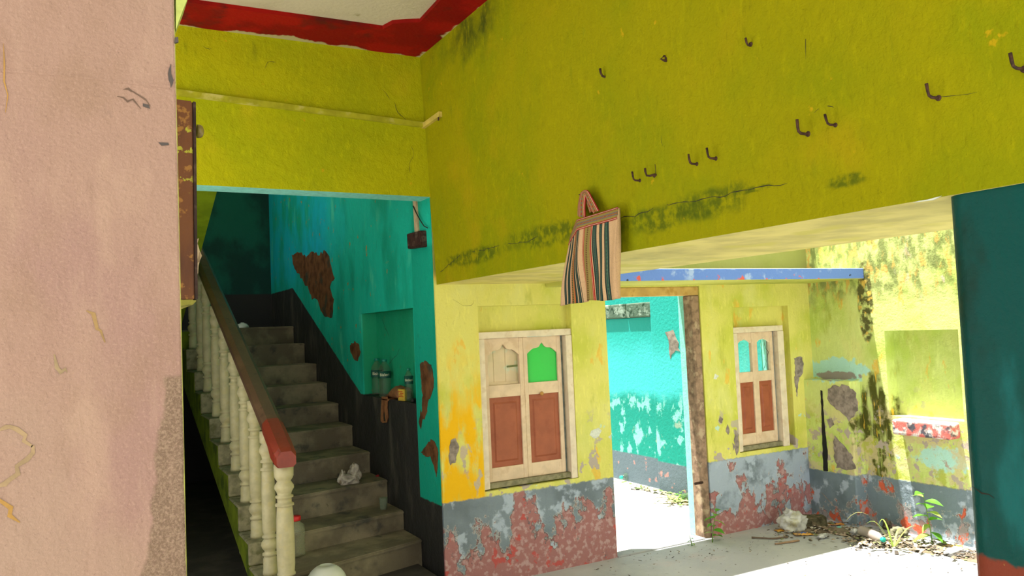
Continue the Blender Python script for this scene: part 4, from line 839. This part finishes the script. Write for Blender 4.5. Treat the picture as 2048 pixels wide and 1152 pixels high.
# ------------------------------------------------------------------ litter on the veranda
def soil(name, path, width, h, mat, seed):      # low uneven heap that follows the foot of the wall
    bm = bmesh.new(); rnd = random.Random(seed); rows = []; n = 12
    P = []
    for a, b in zip(path, path[1:]):
        k = max(2, int((Vector(b)-Vector(a)).length/.05)); P += [Vector(a).lerp(Vector(b), i/k) for i in range(k)]
    P.append(Vector(path[-1]))
    for i, p in enumerate(P):
        t = (P[min(i+1, len(P)-1)]-P[max(0, i-1)]).normalized(); nn = Vector((-t.y, t.x, 0)); e = min(1, i/3, (len(P)-1-i)/3); row = []
        for j in range(n+1):
            f = j/n; wv = width*(.75+.5*mnoise.noise(Vector((i*.21, seed, 0))))*(.3+.7*e); q = p+nn*((f-.5)*2*wv)
            z = h*e*math.sin(math.pi*f)*(.55+.9*max(0, mnoise.noise(Vector((q.x*9, q.y*9, seed)))+.35))-.004; row.append(bm.verts.new((q.x, q.y, z)))
        rows.append(row)
    for a, b in zip(rows, rows[1:]):
        for j in range(n): bm.faces.new((a[j], b[j], b[j+1], a[j+1]))
    o = from_bm(name, bm, mat, None, True); o['kind'] = 'stuff'; return o
MAT['soil'] = concrete('dry_soil', (.13, .10, .07), (.20, .16, .11), 9.)
o = soil('soil_litter', [(5.30, 5.0, 0), (5.58, 4.82, 0), (5.64, 4.5, 0), (5.70, 4.1, 0), (5.76, 3.6, 0), (5.78, 3.0, 0)], .18, .025, MAT['soil'], 3); tag(o, 'dry soil and rubbish swept along the foot of the right wall', 'soil')
def chips(name, n, spots, label, seed, cols, size):
    rnd = random.Random(seed); bm = bmesh.new(); lay = bm.loops.layers.float_color.new('tone')
    for _ in range(n):
        x, y, sx, sy = rnd.choice(spots); c = Vector((rnd.gauss(x, sx), rnd.gauss(y, sy), 0)); s = size*rnd.uniform(.4, 1.5); a = rnd.uniform(0, 6.28); l = rnd.choice([1, 1, 2.5]); z = rnd.uniform(.001, .03)
        if c.x > (XC-.10 if name == 'weed_litter' else X1)-.035 or c.y > 4.72 and c.x > X1-.16 and name == 'dry_litter': continue
        d, e = Vector((math.cos(a), math.sin(a), rnd.uniform(-.3, .3)))*s*l, Vector((-math.sin(a), math.cos(a), rnd.uniform(-.3, .3)))*s
        v = [bm.verts.new(c+Vector((0, 0, z))+q) for q in (-d-e, d-e, d+e, -d+e)]; t = bm.verts.new(c+Vector((0, 0, z+s*.5))); col = (*rnd.choice(cols), 1)
        for f in ((v[0], v[1], t), (v[1], v[2], t), (v[2], v[3], t), (v[3], v[0], t)):
            ff = bm.faces.new(f)
            for lp_ in ff.loops: lp_[lay] = col
    a = M(name+'_tones', .8, .2); at_ = a.t.nodes.new('ShaderNodeVertexColor'); at_.layer_name = 'tone'; a.base(at_.outputs[0]); o = from_bm(name, bm, a.done()); o['kind'] = 'stuff'; tag(o, label, 'litter'); return o
EARTH = [(.20, .15, .10), (.10, .08, .06), (.30, .24, .17), (.42, .38, .32), (.16, .17, .08), (.06, .05, .04), (.36, .27, .20)]
chips('dry_litter', 1500, [(5.45, 4.9, .18, .10), (5.66, 4.6, .10, .14), (5.66, 4.3, .13, .16), (5.72, 4.0, .10, .15), (5.78, 3.7, .08, .2), (5.5, 4.35, .1, .1)], 'countless dry leaf bits, chips and grit along the right wall', 4, EARTH, .009)
chips('floor_grit', 260, [(4.6, 4.8, .6, .2), (5.0, 4.2, .5, .4), (4.0, 5.0, .4, .15), (4.9, 3.7, .5, .4)], 'scattered dark grit on the veranda floor', 6, EARTH[:2]+EARTH[5:6], .004)
chips('weed_litter', 500, [(5.35, 6.5, .09, .12), (5.48, 6.9, .05, .25), (5.55, 7.5, .04, .3), (5.5, 8.2, .08, .3)], 'green and straw coloured weed bits along the courtyard wall', 8, [(.12, .2, .05), (.2, .27, .08), (.35, .3, .15), (.3, .24, .14)], .012)
p = onZ(1592, 1062, 0); pbg = empty('plastic_sack', (p.x, p.y+.03, .005)); tag(pbg, 'knotted white plastic sack of rubbish against the red and grey dado', 'plastic bag')
MAT['sack'] = plain('milky_plastic', (.58, .58, .54), .35, .5, .15, 12, (.40, .38, .22), dsc=9); crumple('sack_body', (0, 0, 0), (.135, .10, .10), MAT['sack'], pbg, 12, 4, 1.8, .35); crumple('sack_knot', (-.03, 0, .10), (.06, .05, .055), MAT['sack'], pbg, 14, 3, 2, .5)
p = onZ(1637, 1055, 0); br = box('broken_brick', (-.10, -.06, 0), (.10, .06, .09), plain('mossy_brick', (.10, .09, .05), .95, .1, .3, 30, (.17, .13, .08), dsc=20), None, .012, 2); br.location = (p.x-.02, p.y+.03, .006); br.rotation_euler.z = -.5
for v in br.data.vertices: v.co += Vector(mnoise.noise_vector(v.co*14))*.012
tag(br, 'mossy broken brick in the corner behind the plastic sack', 'brick')
def wrapper(u, v, rz, L, label, seed, c=(.62, .30, .03), c2=(.04, .10, .35)):
    p = onZ(u, v, .01); t = empty('snack_wrapper', (p.x, p.y, .012), rz); tag(t, label, 'wrapper', 'snack wrappers by the wall'); rnd = random.Random(seed); n = 10
    def sheet(name, x0, x1, w_, z, mat):
        bm = bmesh.new(); R_ = []
        for i in range(n+1):
            x = x0+(x1-x0)*i/n; R_.append([bm.verts.new((x, (j/4-.5)*w_, z+.012*max(0, math.sin(math.pi*j/4))*math.sin(math.pi*i/n)+rnd.uniform(-.003, .003))) for j in range(5)])
        for a, b in zip(R_, R_[1:]):
            for j in range(4): bm.faces.new((a[j], b[j], b[j+1], a[j+1]))
        ext = bmesh.ops.extrude_face_region(bm, geom=list(bm.faces)); [setattr(q.co, 'z', q.co.z-.004) for q in ext['geom'] if isinstance(q, bmesh.types.BMVert)]
        return from_bm(name, bm, mat, t, True)
    sheet('foil', -L/2, L/2, L*.45, 0, plain('orange_foil', c, .35, .5, .1)); sheet('printed_panel', -L*.33, L*.33, L*.24, .0035, plain('blue_print', c2, .4, .4, .2))
    return t
wrapper(1568, 1060, -.35, .15, 'orange snack wrapper lying left of the plastic sack', 1); wrapper(1606, 1068, -.55, .15, 'orange and blue snack wrapper just in front of the sack', 2)
wrapper(1670, 1048, -.6, .14, 'crumpled orange wrapper between brick and wall pier', 3, (.58, .22, .03)); wrapper(1905, 1092, -.9, .14, 'orange edged wrapper near the column beside white foil', 4, (.55, .32, .05), (.30, .34, .34))
def stick(pix, r, label, seed):
    rnd = random.Random(seed); P = [onZ(u, v, r+.002) for u, v in pix]; pts = []
    for a, b in zip(P, P[1:]): pts += [a.lerp(b, i/5) for i in range(5)]
    pts.append(P[-1]); o = tube('dry_stick', [q+Vector((rnd.uniform(-.003, .003), rnd.uniform(-.003, .003), 0)) for q in pts], [r*rnd.uniform(.7, 1.1) for _ in pts], plain('stick_'+str(seed), (.16, .11, .08) if seed == 1 else (.34, .22, .13), .9), None, 7); tag(o, label, 'stick', 'dry sticks on the veranda floor'); return o
stick([(1504,1075),(1545,1077),(1576,1074)], .008, 'dark dry stick on the veranda floor below the far window', 1); stick([(1550,1088),(1598,1081)], .008, 'short tan split stick in front of the dark one', 2)
def lying_bottle(a, b, R, label, capc, mat, flat=1.):
    A, B = Vector(a), Vector(b); L = (B-A).length; t = empty('plastic_bottle', A); tag(t, label, 'bottle', 'discarded bottles on the ground'); prof = [(.5*R, 0), (.95*R, .01)]
    for k in range(8): z = L*(.06+.075*k); prof += [(R, z), (.88*R, z+L*.035)]
    prof += [(R, L*.68), (.9*R, L*.76), (.5*R, L*.88), (.38*R, L*.93)]
    o = from_bm('body', lathe_bm(prof, 18), mat, t, True); o2 = lathe('cap', [(.45*R, 0), (.47*R, L*.01), (.47*R, L*.08), (.4*R, L*.09)], plain('cap_'+label[:9], capc, .4, .4), t, 14)
    q = (B-A).to_track_quat('Z', 'Y')
    for x in (o, o2): x.rotation_mode = 'QUATERNION'; x.rotation_quaternion = q
    o2.location = q @ Vector((0, 0, L*.92)); return t
MAT['petd'] = clearplastic('dusty_clear_plastic', (.50, .42, .38), .6)
a, b = onZ(1722, 1062, .05), onZ(1768, 1080, .05); lying_bottle((a.x, a.y, .055), (b.x, b.y, .05), .042, 'crushed dusty clear bottle with turquoise cap lying by the wall pier', (.02, .50, .42), MAT['petd'])
a, b = onZ(1282, 948, .04), onZ(1241, 955, .04); lying_bottle((a.x, a.y, .04), (b.x, b.y, .04), .045, 'clear bottle with green label lying in the courtyard beyond the doorway', (.02, .45, .36), MAT['pet'])
cup = empty('plastic_cup', onZ(1365, 1003, .0)); tag(cup, 'clear plastic cup lying among courtyard weeds by the pilaster', 'cup'); o = lathe('cup_wall', [(.03, 0), (.032, .003), (.045, .11), (.048, .113), (.044, .112), (.03, .006), (.001, .005)], MAT['pet'], cup, 18); o.rotation_euler = (1.45, 0, .5); o.location = (0, 0, .05); o = lathe('cup_rim', [(.046, .109), (.0495, .110), (.0495, .115), (.046, .116)], MAT['pet'], cup, 18); o.rotation_euler = (1.45, 0, .5); o.location = (0, 0, .05)
for k in range(5):
    p = onZ(1345+k*11, 997+(k % 2)*5, 0); plant('courtyard_weed', (min(p.x, 5.42), p.y, -.012), .05+.02*(k % 3), 6, ['low green weed farthest left in the courtyard clump', 'second low weed of the courtyard clump, left of the cup', 'low weed directly behind the lying cup', 'taller low weed right of the lying cup', 'low weed nearest the door jamb in the courtyard clump'][k], 30+k, (.03, 0), 1.0, .1, .5)
plant('jamb_weed', (5.40, 6.32, -.012), .16, 7, 'small weed against the foot of the courtyard pilaster', 44, (0, -.02), .9, .1, .2)
MAT['foil'] = plain('white_foil', (.62, .62, .60), .3, .5, .2, 30, (.3, .3, .3), dsc=20)
def scrap(name, u, v, size, label, seed, mat, ymax=None, Z=.006):
    p = onZ(u, v, Z); tag(crumple(name, (p.x, p.y, Z), size, mat, None, seed, 3, 2.4, .5), label, 'scrap', 'paper and foil scraps on the ground')
scrap('foil_scrap', 1910, 1108, (.09, .06, .03), 'white crumpled foil beside the dark column', 51, MAT['foil']); scrap('paper_scrap', 1645, 1075, (.06, .03, .02), 'pale grey torn paper in front of the brick', 52, MAT['foil'])
scrap('paper_scrap', 1710, 1070, (.05, .035, .035), 'grey crumpled paper left of the crushed bottle', 53, MAT['foil']); scrap('foil_scrap', 1274, 977, (.09, .05, .02), 'silvery wrapper scrap on the sunlit courtyard floor', 54, MAT['foil'], Z=-.01)
scrap('paper_scrap', 1678, 1058, (.03, .02, .015), 'small turquoise scrap behind the pale torn paper', 57, plain('turq_scrap', (.15, .5, .42)))
scrap('rubble_stone', 1797, 1072, (.09, .06, .05), 'grey mossy stone right of the crushed bottle', 55, plain('mossy_stone', (.22, .21, .13), .95, .1, .3, 25)); scrap('rubble_stone', 1777, 1056, (.06, .04, .05), 'brown earth clod behind the crushed bottle', 56, plain('earth_clod', (.16, .13, .09), .95, .1, .3, 25))
